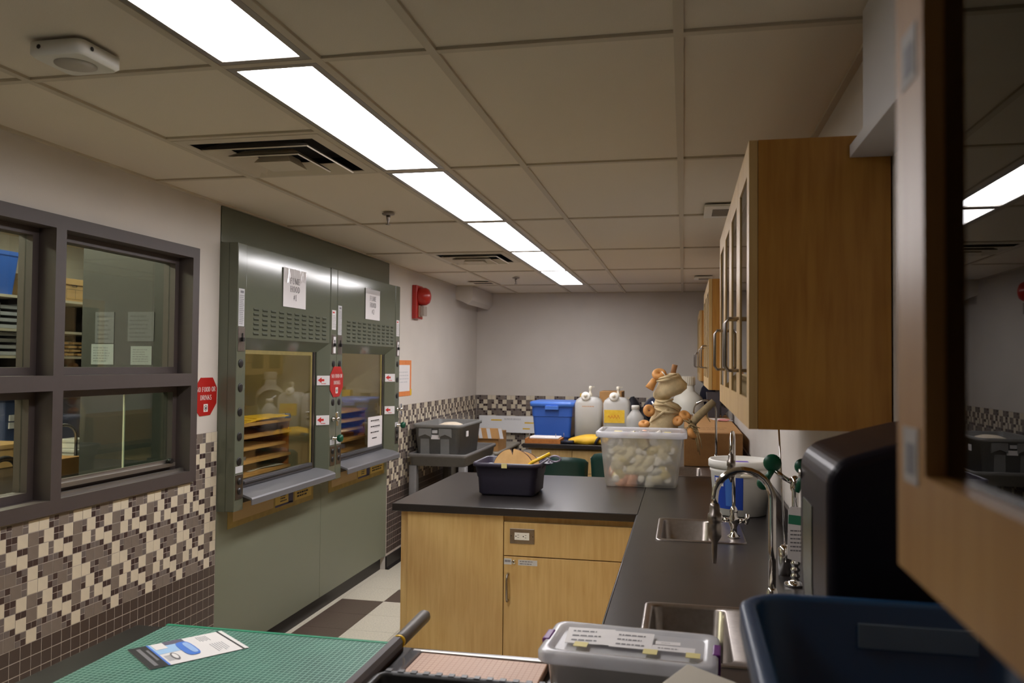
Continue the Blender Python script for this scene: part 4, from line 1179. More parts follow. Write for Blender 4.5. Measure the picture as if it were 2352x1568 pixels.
def faucet(x, y, zt, d, drop, lab, nozzle=True, r=0.0075, R=0.072):
    t = thing('faucet', lab, 'faucet', (x, y, CT), 'gooseneck lab faucets')
    d = Vector((d[0], d[1], 0)).normalized()
    z0 = CT + 0.0045
    obj('base', B().lathe([(0.026, z0), (0.026, z0 + 0.006), (0.014, z0 + 0.014), (0.013, z0 + 0.04), (0.02, z0 + 0.055), (0.021, z0 + 0.08), (0.014, z0 + 0.09), (0.017, z0 + 0.105), (0.013, z0 + 0.118), (0.0085, z0 + 0.125)], (x, y, 0), 18), CHROME, t)
    p = [Vector((x, y, z0 + 0.12)), Vector((x, y, zt - R - 0.12)), Vector((x, y, zt - R))]
    for k in range(1, 13):
        a = PI * k / 12
        p.append(Vector((x, y, zt - R)) + d * (R - R * math.cos(a)) + Vector((0, 0, R * math.sin(a))))
    e = p[-1] - Vector((0, 0, 0.03)); p.append(e)
    obj('spout', B().tube(p, r, 14), CHROME, t)
    q = B()
    zz = e.z
    q.lathe([(r + 0.001, zz + 0.012), (r + 0.004, zz + 0.006), (r + 0.004, zz - 0.012), (r + 0.009, zz - 0.016), (r + 0.009, zz - 0.034), (r + 0.006, zz - 0.038), (r + 0.008, zz - 0.044), (r + 0.008, zz - 0.075), (0.008, zz - 0.09), (0.0065, zz - drop + 0.02), (0.0045, zz - drop)], (e.x, e.y, 0), 16)
    obj('nozzle', q, STEEL, t)
    s = Vector((-d.y, d.x, 0))
    for sg in (-1, 1):
        c = Vector((x, y, z0 + 0.068)) + s * (sg * 0.02)
        h = obj('handle', B().cyl(c, c + s * (sg * 0.022), 0.011, 0.009, 12).tube([c + s * (sg * 0.03) + Vector((0, 0, -0.012)), c + s * (sg * 0.032) + Vector((0, 0, 0.006)), c + s * (sg * 0.036) + Vector((0, 0, 0.03))], [0.007, 0.011, 0.007], 10), CHROME, t)
    return t
faucet(0.203, 3.50, 1.352, (-0.14, -1), 0.10, 'chrome gooseneck faucet in front of the white bucket', R=0.062)
faucet(0.228, 2.25, 1.346, (-1, 0.02), 0.145, 'nearest chrome gooseneck faucet, large and arching to the left', r=0.0095, R=0.073)
faucet(0.208, 5.50, 1.395, (-1, 0.1), 0.08, 'far chrome gooseneck faucet in front of the long carton', R=0.07)
# faucets of the next room
t = thing('faucet', 'dark gooseneck faucet seen through the lower right pane', 'faucet', (-3.90, 4.70, 0.925), 'faucets of the next room')
p = [Vector((-3.9, 4.7, 0.94)), Vector((-3.9, 4.7, 1.12))]
d = Vector((-0.45, -0.9, 0)).normalized()
for k in range(1, 13):
    a = PI * k / 12
    p.append(Vector((-3.9, 4.7, 1.12)) + d * (0.075 - 0.075 * math.cos(a)) + Vector((0, 0, 0.08 * math.sin(a))))
p.append(p[-1] - Vector((0, 0, 0.05)))
obj('spout', B().tube(p, 0.01, 10), CHROME, t)
obj('base', B().lathe([(0.03, 0.926), (0.03, 0.935), (0.016, 0.95), (0.012, 0.97)], (-3.9, 4.7, 0), 16), CHROME, t)
obj('handle', B().cyl((-3.9, 4.74, 0.945), (-3.9, 4.83, 0.95), 0.012, 0.016, 10).cyl((-3.9, 4.66, 0.945), (-3.9, 4.56, 0.95), 0.012, 0.01, 10), CHROME, t)
t = thing('faucet', 'black hose faucet at the bottom of the lower left panes', 'faucet', (-3.9, 4.12, 0.925), 'faucets of the next room')
p = [Vector((-3.9, 4.22, 0.927)), Vector((-3.9, 4.21, 0.98))] + [Vector((-3.9, 4.12 + 0.09 * math.cos(PI * k / 10), 0.98 + 0.06 * math.sin(PI * k / 10))) for k in range(1, 11)]
obj('spout', B().tube(p, 0.017, 10), BLACK, t)

# green gas turret with its tag
t = thing('gas_turret', 'chrome gas turret with two dark green valve handles', 'valve', (0.355, 2.80, CT))
z0 = CT
prof = [(0.034, z0), (0.034, z0 + 0.008), (0.016, z0 + 0.014)]
for k in range(5):
    zz = z0 + 0.022 + 0.02 * k
    prof += [(0.0095, zz), (0.015, zz + 0.006), (0.015, zz + 0.010), (0.0095, zz + 0.016)]
prof += [(0.011, z0 + 0.14), (0.011, z0 + 0.30), (0.016, z0 + 0.31), (0.016, z0 + 0.345), (0.004, z0 + 0.352)]
obj('column', B().lathe(prof, (0.355, 2.80, 0), 16), CHROME, t)
for sg, px in ((-1, 0.288), (1, 0.375)):
    p0 = Vector((0.355, 2.80, z0 + 0.325))
    tip = Vector((px, 2.79 if sg < 0 else 2.76, z0 + (0.37 if sg < 0 else 0.365)))
    ar = obj('arm', B().tube([p0, p0 * 0.5 + tip * 0.5 + Vector((0, 0, -0.004)), tip], [0.008, 0.008, 0.006], 10), CHROME, t)
    k = B()
    if sg < 0:
        k.lathe([(0.001, -0.012), (0.02, -0.011), (0.0285, -0.004), (0.0285, 0.004), (0.02, 0.011), (0.001, 0.012)], tip + Vector((-0.005, 0, 0.022)), 18, R=Matrix.Rotation(PI / 2, 3, 'X'), sy=1.0)
        k.lathe([(0.001, -0.01), (0.017, -0.009), (0.022, 0), (0.017, 0.009), (0.001, 0.01)], tip + Vector((-0.032, 0, -0.045)), 16, R=Matrix.Rotation(PI / 2, 3, 'X'))
        k.tube([tip + Vector((-0.005, 0, 0.0)), tip + Vector((-0.028, 0, -0.04))], 0.01, 10)
    else:
        k.lathe([(0.001, -0.01), (0.02, -0.009), (0.026, 0), (0.02, 0.009), (0.001, 0.01)], tip + Vector((-0.002, 0, 0.022)), 16, R=Matrix.Rotation(PI / 2, 3, 'X'))
        k.tube([tip, tip + Vector((-0.02, 0, -0.06))], [0.012, 0.008], 10)
    obj('valve_handle', k, GREENKNOB, ar, label='dark green valve handle')
t = thing('inspection_tag', 'white tag with a green band hanging beside the towel dispenser', 'tag', (0.356, 2.75, 1.02))
f = lambda u, v, d: (0.356 + u, 2.755 - d, 1.085 + v)
obj('card', B().prism([(-0.031, -0.075), (0.045, -0.095), (0.045, 0.085), (-0.02, 0.09), (-0.028, 0.078)], f, 0, 0.0015), PAPER, t)
b = B().prism([(-0.028, 0.035), (0.045, 0.028), (0.045, 0.058), (-0.027, 0.064)], f, 0.0015, 0.002)
obj('green_band', b, GREENPR, t)
b = B()
lines(b, lambda u, v: f(u, v, 0.0022), -0.022, 0.03, -0.055, 0.02, 6, 0, 0.35, 3)
obj('print', b, INKG, t)
obj('tie', B().tube([(0.356, 2.754, 1.168), (0.353, 2.77, 1.19), (0.356, 2.785, 1.195)], 0.0012, 6), BLACK, t)
single('pencil_stub', B().cyl((0.338, 2.93, CT + 0.10), (0.318, 2.93, CT + 0.50), 0.003, None, 8, 1).cyl((0.318, 2.93, CT + 0.50), (0.317, 2.93, CT + 0.53), 0.0045, None, 8, 0).lathe([(0.022, CT), (0.022, CT + 0.09), (0.012, CT + 0.1), (0.001, CT + 0.1)], (0.338, 2.93, 0), 14, 1), [CARD_L, CHROME], 'thin upright rod standing behind the green valve handles', 'rod', (0.322, 2.90, CT))

# ------------------------------------------------------------------ upper cabinets on the right wall
def upper(y0, y1, n, z0, z1, lab, label_nb=False):
    t = thing('upper_cabinet', lab, 'cabinet', (0.3, (y0 + y1) / 2, z0), 'upper cabinets on the right wall')
    xf, xb = 0.165, XR - 0.004
    b = B()
    b.box(xf, xb, y0, y0 + 0.018, z0, z1); b.box(xf, xb, y1 - 0.018, y1, z0, z1)
    b.box(xf, xb, y0 + 0.018, y1 - 0.018, z0, z0 + 0.02); b.box(xf, xb, y0 + 0.018, y1 - 0.018, z1 - 0.02, z1)
    b.box(xb - 0.008, xb, y0 + 0.018, y1 - 0.018, z0 + 0.02, z1 - 0.02)
    obj('carcass', b, MAPLE_D, t)
    obj('inner_shelf', B().box(xf + 0.01, xb - 0.01, y0 + 0.02, y1 - 0.02, z0 + 0.33, z0 + 0.348), MAPLE, t)
    wd = (y1 - y0) / n
    for k in range(n):
        a, c = y0 + wd * k + 0.0015, y0 + wd * (k + 1) - 0.0015
        st, rl = 0.065, 0.068
        fr = B()
        x0, x1 = 0.145, 0.164
        fr.box(x0, x1, a, a + st, z0, z1); fr.box(x0, x1, c - st, c, z0, z1)
        fr.box(x0, x1, a + st, c - st, z0, z0 + rl); fr.box(x0, x1, a + st, c - st, z1 - rl, z1)
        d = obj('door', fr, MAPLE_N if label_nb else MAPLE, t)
        obj('glass', B().box(x0 + (0.012 if label_nb else 0.003), x0 + (0.015 if label_nb else 0.006), a + st + 0.0005, c - st - 0.0005, z0 + rl + 0.0005, z1 - rl - 0.0005), CABGLASS, d)
        hy = c - 0.03 if k % 2 == 0 else a + 0.03
        if n > 1 or not label_nb:
            hz = z0 + 0.13
            obj('handle', B().tube([(x0, hy, hz), (x0 - 0.026, hy, hz), (x0 - 0.034, hy, hz + 0.012), (x0 - 0.034, hy, hz + 0.128), (x0 - 0.026, hy, hz + 0.14), (x0, hy, hz + 0.14)], 0.0045, 8), STEEL, d)
        if label_nb:
            for zz in (1.545, 1.806):
                lb = B().box(x0 - 0.0008, x0, c - 0.052, c - 0.018, zz, zz + 0.036)
                lb.box(x0 - 0.0012, x0 - 0.0008, c - 0.045, c - 0.026, zz + 0.006, zz + 0.026, 1)
                obj('sticker', lb, [mat('sticker_grey', (176, 170, 164), 0.6), INKG], d)
    return t
upper(1.93, 3.46, 4, 1.478, 2.135, 'long maple upper cabinet with glazed doors, its big plain side facing us')
upper(4.98, 6.20, 3, 1.478, 2.135, 'second maple upper cabinet farther along the right wall')
upper(7.80, 8.98, 3, 1.478, 2.135, 'farthest maple upper cabinet near the back wall')
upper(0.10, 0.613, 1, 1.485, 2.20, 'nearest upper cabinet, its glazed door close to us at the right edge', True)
# things kept in the upper cabinets
for k, (y, h, r, m_) in enumerate(((2.12, 0.16, 0.035, PAPER_G), (2.28, 0.12, 0.04, CREAMPL), (2.55, 0.14, 0.035, DBLUE), (2.8, 0.1, 0.04, PAPER_G), (3.1, 0.15, 0.035, CREAMPL))):
    single('reagent_bottle', B().lathe([(r, 1.4985), (r, 1.4985 + h * 0.7), (r * 0.4, 1.4985 + h * 0.85), (r * 0.4, 1.4985 + h)], (0.29, y, 0), 14), m_, ['grey bottle behind the first glazed door', 'squat cream bottle behind the first glazed door', 'blue bottle behind the second glazed door', 'low grey jar behind the third glazed door', 'tall cream bottle behind the last glazed door'][k] + ' of the long cabinet', 'bottle', (0.29, y, 1.4985), 'bottles in the long cabinet')

# ------------------------------------------------------------------ towel dispenser
t = thing('towel_dispenser', 'dark smoked plastic paper towel dispenser on the right wall', 'dispenser', (0.33, 1.38, 1.16))
Y0, Y1 = 1.235, 1.52
pf = [(XR - 0.001, 1.16), (0.222, 1.16), (0.206, 1.19), (0.200, 1.28), (0.200, 1.43)] + [(0.245 - 0.045 * math.cos(math.radians(a)), 1.445 + 0.05 * math.sin(math.radians(a))) for a in range(10, 75, 8)] + [(0.29, 1.512), (0.35, 1.528), (XR - 0.001, 1.54)]
obj('cover', B().prism(pf, lambda a, b_, d: (a, d, b_), Y0, Y1), TOWEL, t, bevel=0.016, segs=5)
obj('view_window', B().prism([(0.2052, 1.2), (0.1995, 1.28), (0.1995, 1.40), (0.1985, 1.40), (0.1985, 1.28), (0.2042, 1.2)], lambda a, b_, d: (a, d, b_), Y0 + 0.14, Y1 - 0.05), TOWELWIN, t)
obj('key_lock', B().lathe([(0.008, 0), (0.008, 0.004), (0.001, 0.004)], (0.2005, 1.50, 1.435), 12, R=Matrix.Rotation(-PI / 2, 3, 'Y')), CHROME, t)

# ------------------------------------------------------------------ tubs: open shells built ring by ring
def open_tub(b, cx, cy, w0, d0, w1, d1, z0, z1, r=0.03, rim=0.015, rimh=0.02, th=0.004, m=0, n=5, step=None):
    rg = [rrect(cx, cy, w0 - 0.03, d0 - 0.03, r * 0.7, z0, n), rrect(cx, cy, w0, d0, r, z0 + 0.012, n)]
    if step:
        zs, e = step
        f = (zs - z0) / (z1 - z0)
        ww, dd = w0 + (w1 - w0) * f, d0 + (d1 - d0) * f
        rg += [rrect(cx, cy, ww - 2 * e, dd - 2 * e, r, zs, n), rrect(cx, cy, ww, dd, r, zs + 0.006, n)]
    rg += [rrect(cx, cy, w1, d1, r, z1 - rimh, n), rrect(cx, cy, w1 + 2 * rim, d1 + 2 * rim, r + rim, z1 - rimh + 0.002, n), rrect(cx, cy, w1 + 2 * rim, d1 + 2 * rim, r + rim, z1 - 0.004, n), rrect(cx, cy, w1 + 2 * rim - 0.008, d1 + 2 * rim - 0.008, r + rim, z1, n),
           rrect(cx, cy, w1 - 2 * th + 0.01, d1 - 2 * th + 0.01, r, z1, n), rrect(cx, cy, w1 - 2 * th, d1 - 2 * th, r, z1 - 0.006, n), rrect(cx, cy, w0 - 2 * th, d0 - 2 * th, r, z0 + 0.012 + th, n), rrect(cx, cy, w0 - 2 * th - 0.03, d0 - 2 * th - 0.03, r * 0.7, z0 + th, n)]
    return b.rings(rg, m, True, True)

# near deep-blue tote
t = thing('storage_tote', 'large deep blue open tote on the worktop, closest to us', 'tote', (0.25, 0.86, CT))
b = open_tub(B(), 0.252, 0.87, 0.28, 0.48, 0.326, 0.54, CT + 0.0005, 1.318, 0.05, 0.018, 0.035)
obj('shell', b, NAVY_B, t)
obj('label_recess', B().box(0.22, 0.36, 1.127, 1.131, 1.262, 1.292), mat('tote_label_area', (126, 142, 158), 0.4), t)
# dark tub on the peninsula
t = thing('dish_tub', 'dark navy tub holding wood slices on the middle peninsula', 'tub', (-0.92, 4.45, CT))
obj('shell', open_tub(B(), -0.925, 4.45, 0.31, 0.30, 0.345, 0.335, CT + 0.0005, 1.092, 0.035, 0.014, 0.022, step=(1.01, 0.004)), NAVY, t)
obj('grip_tab', B().rings([rrect(-0.925 + 0.205, 4.45, 0.03, 0.12, 0.012, 1.078), rrect(-0.925 + 0.21, 4.45, 0.045, 0.13, 0.014, 1.086)]), NAVY, t)
obj('tape_tab', B().box(-0.945, -0.915, 4.2665, 4.268, 1.068, 1.092), YELPAPER, t)
# wood slices in it: discs with bark, leaning, top part showing
def slice_(c, r, th, rx, rz, lab, notch):
    R = Euler((rx, 0, rz)).to_matrix()
    t = thing('wood_slice', lab, 'wood slice', c, 'wood slices in the navy tub')
    rnd = random.Random(int(r * 1000))
    n = 90
    prof = [r * (1 + 0.02 * math.sin(3 * 2 * PI * k / n) + 0.005 * rnd.uniform(-1, 1)) for k in range(n)]
    def ring(s, y):
        out = []
        for k in range(n):
            a = 2 * PI * k / n + PI / 2
            rr = prof[k] * s
            if notch and k in (1, 2): rr *= (0.70 if k == 1 else 0.93)
            out.append(R @ Vector((rr * math.cos(a), y, rr * math.sin(a))) + Vector(c))
        return out
    obj('bark', B().rings([ring(1.0, -th / 2), ring(1.02, 0), ring(1.0, th / 2)], 0, False, False), BARK, t)
    obj('face', B().rings([ring(0.985, -th / 2 - 0.001), ring(0.985, th / 2 + 0.001)], 0, True, True, False), WOODCUT, t)
slice_((-0.912, 4.42, 1.040), 0.115, 0.022, -0.16, 0.0, 'round cut wood slice with a split, in front in the navy tub', True)
slice_((-0.868, 4.50, 1.035), 0.098, 0.02, -0.16, -0.1, 'second wood slice behind the split one', False)
single('yellow_stick', B().tube([(-0.875, 4.37, 1.02), (-0.80, 4.385, 1.09), (-0.705, 4.40, 1.138)], 0.0095, 12), YEL, 'yellow plastic stick poking out of the navy tub', 'stick', (-0.87, 4.37, 1.01))
single('scissors_handle', B().tube([Vector((-0.76, 4.45, 1.05)), Vector((-0.72, 4.45, 1.09))] + [Vector((-0.685 + 0.03 * math.cos(a), 4.45, 1.105 + 0.016 * math.sin(a))) for a in [PI + 2 * PI * k / 14 for k in range(15)]], 0.005, 8), mat('lilac_grey_plastic', (136, 128, 146), 0.4), 'lilac grey loop handle beside the yellow stick', 'handle', (-0.72, 4.45, 1.05))
single('crumpled_paper', B().ball((-1.04, 4.43, 1.055), 0.035, 10, 0, (1, 1, 0.6)), PAPER_G, 'white crumpled paper in the left corner of the navy tub', 'paper', (-1.04, 4.43, 1.03))

# frosted bin of bottles
t = thing('storage_bin', 'frosted clear lidded bin full of small white bottles', 'bin', (-0.24, 4.98, CT))
def bin_rings(cx, cy, s):
    return [rrect(cx, cy, 0.395 * s, 0.33 * s, 0.02, CT + 0.001), rrect(cx, cy, 0.415 * s, 0.345 * s, 0.025, CT + 0.02), rrect(cx, cy, 0.475 * s, 0.375 * s, 0.03, 1.205)]
obj('shell', B().rings(bin_rings(-0.24, 4.985, 1), 0, True, False), CLEARBIN, t)
obj('lid', B().rings([rrect(-0.24, 4.985, 0.49, 0.385, 0.035, 1.198), rrect(-0.24, 4.985, 0.525, 0.41, 0.045, 1.202), rrect(-0.24, 4.985, 0.525, 0.41, 0.045, 1.228), rrect(-0.24, 4.985, 0.515, 0.40, 0.045, 1.234), rrect(-0.24, 4.985, 0.45, 0.34, 0.03, 1.234), rrect(-0.24, 4.985, 0.445, 0.335, 0.03, 1.228)], 0, True, True), CLEARLID, t)
b = B().box(-0.36, -0.10, 4.86, 4.92, 1.2285, 1.2295, 0)
lines(b, lambda u, v: (u, v, 1.2302), -0.35, -0.11, 4.87, 4.91, 1, 1, 0.7, 2, 0)
obj('label', b, [PAPER, INKG], t)
obj('tape', B().box(-0.40, -0.355, 4.86, 4.93, 1.2295, 1.23).box(-0.11, -0.07, 4.86, 4.92, 1.2295, 1.23), YELPAPER, t)
# bottles: each one a thing
rn = random.Random(11)
BCOL = [mat('bottle_milk', (232, 222, 190), 0.45), mat('bottle_cream', (222, 206, 150), 0.45), mat('bottle_peach', (226, 166, 130), 0.45), mat('bottle_grey', (216, 214, 206), 0.45)]
CAPM = mat('bottle_cap_white', (250, 247, 240), 0.4)
CN = ['milk white', 'cream', 'peach', 'grey white']
bot = {}
for k in range(4):
    r, h = ((0.037, 0.115), (0.029, 0.10), (0.036, 0.105), (0.027, 0.09))[k]
    bot[k] = (B().lathe([(r * 0.9, 0), (r, 0.004), (r, h * 0.7), (r * 0.62, h * 0.82), (r * 0.6, h * 0.86)], (0, 0, 0), 16).mesh('bottle', BCOL[k]),
              B().lathe([(r * 0.7, h * 0.83), (r * 0.75, h * 0.84), (r * 0.75, h), (r * 0.68, h * 1.02), (0.001, h * 1.02)], (0, 0, 0), 16).mesh('cap', CAPM), r, h)
ORD = ['first', 'second', 'third', 'fourth', 'fifth', 'sixth', 'seventh']
def put_bottle(x, y, z, rot, k, lab):
    me, cm, r, h = bot[k]
    o = bpy.data.objects.new('sample_bottle', me); COL.objects.link(o)
    o.rotation_euler = rot
    o.location = Vector((x, y, z)) - rot.to_matrix() @ Vector((0, 0, h / 2))
    tag(o, lab, 'bottle', 'bottles in the frosted bin')
    c = bpy.data.objects.new('cap', cm); COL.objects.link(c); c.parent = o
for lay in range(5):
    hw = 0.178 + 0.034 * (lay / 4)
    yf = 4.8235 - 0.013 * lay / 4
    for col in range(7):
        k = rn.choice((0, 0, 1, 1, 3, 3, 2))
        r, h = bot[k][2:]
        x = -0.24 - hw + 0.03 + (2 * hw - 0.06) * col / 6 + rn.uniform(-0.008, 0.008)
        z = 0.958 + 0.055 * lay + rn.uniform(-0.006, 0.006)
        if (col + 2 * lay) % 3 == 0:
            rot = Euler((PI / 2 + rn.uniform(-0.2, 0.2), 0, rn.uniform(-0.25, 0.25))); y = yf + h / 2 + 0.012; how = 'showing its cap'
        else:
            rot = Euler((rn.uniform(-0.1, 0.1), rn.uniform(-2.4, 2.4), 0)); y = yf + r + 0.006; how = 'lying on its side'
            x = min(max(x, -0.24 - hw + 0.062), -0.24 + hw - 0.062)
        put_bottle(x, y, z, rot, k, '%s bottle %s at the bin front, %s column, %s layer' % (CN[k], how, ORD[col], ORD[lay]))
for lay in range(5):
    for col in range(5):
        for row in range(2):
            k = rn.randrange(4)
            put_bottle(-0.39 + 0.075 * col, 4.985 + 0.075 * row, 0.965 + 0.052 * lay, Euler((rn.uniform(0, 6.2), rn.uniform(-1.2, 1.2), rn.uniform(0, 6.2))), k, 'bottle inside the frosted bin, %s row, %s column, %s layer' % (('middle', 'rear')[row], ORD[col], ORD[lay]))

# ------------------------------------------------------------------ white bucket
t = thing('bucket', 'white lidded bucket with a blue label behind the middle sink', 'bucket', (0.272, 4.09, CT))
cx, cy = 0.268, 4.10
obj('body', B().lathe([(0.115, CT + 0.0005), (0.122, CT + 0.004), (0.138, CT + 0.20), (0.142, CT + 0.205), (0.142, CT + 0.215), (0.138, CT + 0.218), (0.139, CT + 0.228)], (cx, cy, 0), 40), WHITEPL, t)
obj('lid', B().lathe([(0.141, CT + 0.222), (0.149, CT + 0.224), (0.149, CT + 0.254), (0.144, CT + 0.26), (0.135, CT + 0.258), (0.132, CT + 0.250), (0.001, CT + 0.250)], (cx, cy, 0), 40), WHITEPL, t)
def bucket_patch(a0, a1, z0, z1, off, n=10):
    rs = []
    for k in range(n + 1):
        a = math.radians(a0 + (a1 - a0) * k / n)
        rr = lambda z: 0.122 + (z - CT) / 0.20 * 0.016 + off
        rs.append([(cx + rr(z0) * math.cos(a), cy + rr(z0) * math.sin(a), z0), (cx + rr(z1) * math.cos(a), cy + rr(z1) * math.sin(a), z1)])
    return B().rings(rs, 0, False, False, True, closed=False)
obj('blue_label', bucket_patch(208, 272, CT + 0.035, CT + 0.185, 0.0012), DBLUE, t)
obj('white_panel', bucket_patch(211, 232, CT + 0.14, CT + 0.178, 0.002), PAPER, t)
obj('pale_column', bucket_patch(236, 252, CT + 0.05, CT + 0.18, 0.002), mat('label_mid_blue', (60, 110, 190), 0.5), t)
obj('lug', B().ball((cx + 0.02, cy - 0.142, CT + 0.195), 0.014, 10, 0, (2.2, 0.6, 0.7)), CREAMPL, t)
obj('purple_mark', B().obox((cx - 0.01, cy - 0.04, CT + 0.2508), (0.09, 0.05, 0.001), (0, 0, 0.1)), mat('purple_marker', (110, 84, 190), 0.5), t)

# ------------------------------------------------------------------ clear box with purple clips (nearest, on the corner)
t = thing('latch_box', 'clear plastic box with purple clips and papers taped on its lid', 'box', (-0.105, 1.72, CT), rotz=math.radians(-3.5))
L, D, zt = 0.352, 0.205, 0.135
def lr(w_, d_, z_, r=0.025): return rrect(0, 0, w_, d_, r, z_)
obj('shell', B().rings([lr(L - 0.07, D - 0.05, 0.001), lr(L - 0.06, D - 0.04, 0.008), lr(L - 0.035, D - 0.02, zt - 0.03), lr(L - 0.02, D - 0.008, zt - 0.026), lr(L - 0.02, D - 0.008, zt - 0.02)], 0, True, False), CLEARBOX, t, local=True)
obj('lid', B().rings([lr(L - 0.005, D, zt - 0.024), lr(L, D + 0.004, zt - 0.02), lr(L, D + 0.004, zt - 0.004), lr(L - 0.01, D - 0.006, zt), lr(L - 0.05, D - 0.04, zt), lr(L - 0.058, D - 0.048, zt - 0.006)], 0, True, True), CLEARLID, t, local=True)
for sg in (-1, 1):
    obj('clip', B().box(sg * (L / 2 - 0.012), sg * (L / 2 + 0.004), -0.03, 0.032, zt - 0.045, zt + 0.002), PURPLE, t, local=True, bevel=0.003)
for k, (x, y, w_, d_, rz, m_) in enumerate(((-0.085, 0.012, 0.10, 0.10, 0.1, PAPER), (0.002, 0.010, 0.085, 0.10, 0.02, PAPER), (0.088, -0.022, 0.085, 0.03, 0.0, PAPER), (0.075, 0.008, 0.05, 0.02, 0.05, PAPER))):
    o = obj('note', B().box(-w_ / 2, w_ / 2, -d_ / 2, d_ / 2, 0, 0.0008), m_, t, (x, y, zt + 0.0006 + 0.0004 * k), local=True)
    o.rotation_euler = (0, 0, rz)
    tb = B()
    lines(tb, lambda u, v: (u, v, 0.0013), -w_ / 2 + 0.012, w_ / 2 - 0.012, -d_ / 2 + 0.006, d_ / 2 - 0.008, 3 if k < 2 else 1, 0, 0.3, 20 + k, 0.35)
    obj('handwriting', tb, INKG, o, local=True)
for x, y in ((-0.095, -0.048), (0.045, -0.052), (0.128, -0.05)):
    obj('tape', B().box(x - 0.014, x + 0.014, y - 0.014, y + 0.014, zt + 0.0022, zt + 0.003), YELPAPER, t, local=True)
single('paper_roll', B().rings([[(-0.25 + 0.29 * i / 12, 1.72 - 0.02 * i / 12 - 0.05 + 0.09 * math.sin(i / 12 * 2.6), CT + 0.012), (-0.25 + 0.29 * i / 12, 1.72 - 0.02 * i / 12 - 0.05 + 0.09 * math.sin(i / 12 * 2.6), CT + 0.09)] for i in range(13)], 0, False, False, True, closed=False), PAPER_G, 'curled grey papers inside the clear box with purple clips', 'papers', (-0.1, 1.72, CT + 0.012))

# ------------------------------------------------------------------ green guillotine board, wooden board, arm, card
t = thing('paper_trimmer', 'green gridded guillotine board with a grey handled blade arm', 'paper cutter', (-1.0, 1.55, CT))
obj('board', B().box(-0.31, 0.311, -0.50, 0.385, 0.0005, 0.019), [MATGREEN], t, (-0.005, 0.0, 0), local=True, bevel=0.002)
obj('far_rule', B().box(-0.31, 0.311, 0.372, 0.384, 0.0195, 0.0202), mat('rule_green', (34, 132, 98), 0.45), t, (-0.005, 0, 0), local=True)
obj('cut_edge', B().box(-0.686, -0.672, 1.05, 1.94, CT + 0.0005, CT + 0.022), mat('brown_edge', (72, 44, 36), 0.5), t)
arm = obj('blade_arm', B().rings([[(-0.669, y, 0.952), (-0.655, y, 0.948), (-0.644, y, 0.952), (-0.642, y, 0.968), (-0.648, y, 0.978), (-0.664, y, 0.978), (-0.671, y, 0.968)] for y in (1.06, 1.85)], 0, True, True, False), mat('arm_grey', (92, 88, 90), 0.35, 0.4), t)
obj('blade', B().box(-0.671, -0.668, 1.08, 1.86, 0.935, 0.962), STEEL, arm)
obj('handle', B().tube([(-0.655, 1.862, 0.964), (-0.655, 1.872, 0.964), (-0.655, 2.05, 0.966), (-0.655, 2.064, 0.966)], [0.013, 0.016, 0.017, 0.012], 16), mat('handle_taupe', (96, 90, 84), 0.5), arm)
obj('ring', B().cyl((-0.655, 1.853, 0.964), (-0.655, 1.862, 0.964), 0.0155, None, 16), YEL, arm)
t.location = (-1.0, 1.55, CT)
t = thing('paper_trimmer', 'small pinkish ruled wooden trimmer board right of the blade arm', 'paper cutter', (-0.46, 1.72, CT), rotz=-0.02)
obj('board', B().box(-0.15, 0.155, -0.20, 0.16, 0.0005, 0.02), PINKW, t, local=True, bevel=0.003)
obj('clear_guide', B().box(-0.175, -0.15, -0.20, 0.155, 0.012, 0.026), glassy('clear_guide', (225, 225, 228), 1.5, 0.3, (190, 190, 195), 0.1), t, local=True)
obj('metal_rail', B().box(-0.18, 0.25, 0.163, 0.175, 0.0005, 0.022), ALU, t, local=True, bevel=0.002)

# printed cardboard header lying on the green board
u = Vector((0.269, 0.081, 0)); u.normalize()
P0, P1, P2, P3 = Vector((-1.287, 1.736, 0)), Vector((-1.149, 1.912, 0)), Vector((-1.018, 1.817, 0)), Vector((-1.157, 1.638, 0))
t = thing('package_card', 'white printed package card with a black end lying on the green board', 'card', (-1.15, 1.77, CT + 0.0195))
zc = CT + 0.0202
def cq(u0, u1, v0, v1, z):
    f_ = lambda a, c: P0 * ((1 - a) * (1 - c)) + P1 * (a * (1 - c)) + P2 * (a * c) + P3 * ((1 - a) * c)
    q = [f_(u0, v0), f_(u1, v0), f_(u1, v1), f_(u0, v1)]
    return [(p.x, p.y, z) for p in q]
def slab(b, u0, u1, v0, v1, z, th=0.0003, m=0):
    lo, hi = cq(u0, u1, v0, v1, z), cq(u0, u1, v0, v1, z + th)
    return b.rings([lo, hi], m, True, True, False)
obj('sheet', slab(B(), 0, 1, 0, 1, zc, 0.0008), PAPER, t)
pr = B()
slab(pr, 0.0, 0.185, 0, 1, zc + 0.001, m=0)
slab(pr, 0.18, 0.2, 0.0, 1, zc + 0.0011, m=1)
slab(pr, 0.2, 0.45, 0.02, 0.5, zc + 0.001, m=2)
slab(pr, 0.34, 0.55, 0.0, 0.16, zc + 0.0013, m=3)
slab(pr, 0.22, 0.34, 0.03, 0.3, zc + 0.0016, m=5)
slab(pr, 0.935, 0.955, 0, 1, zc + 0.001, m=0)
slab(pr, 0.06, 0.1, 0.1, 0.92, zc + 0.0015, m=6)
slab(pr, 0.13, 0.155, 0.22, 0.72, zc + 0.0015, m=6)
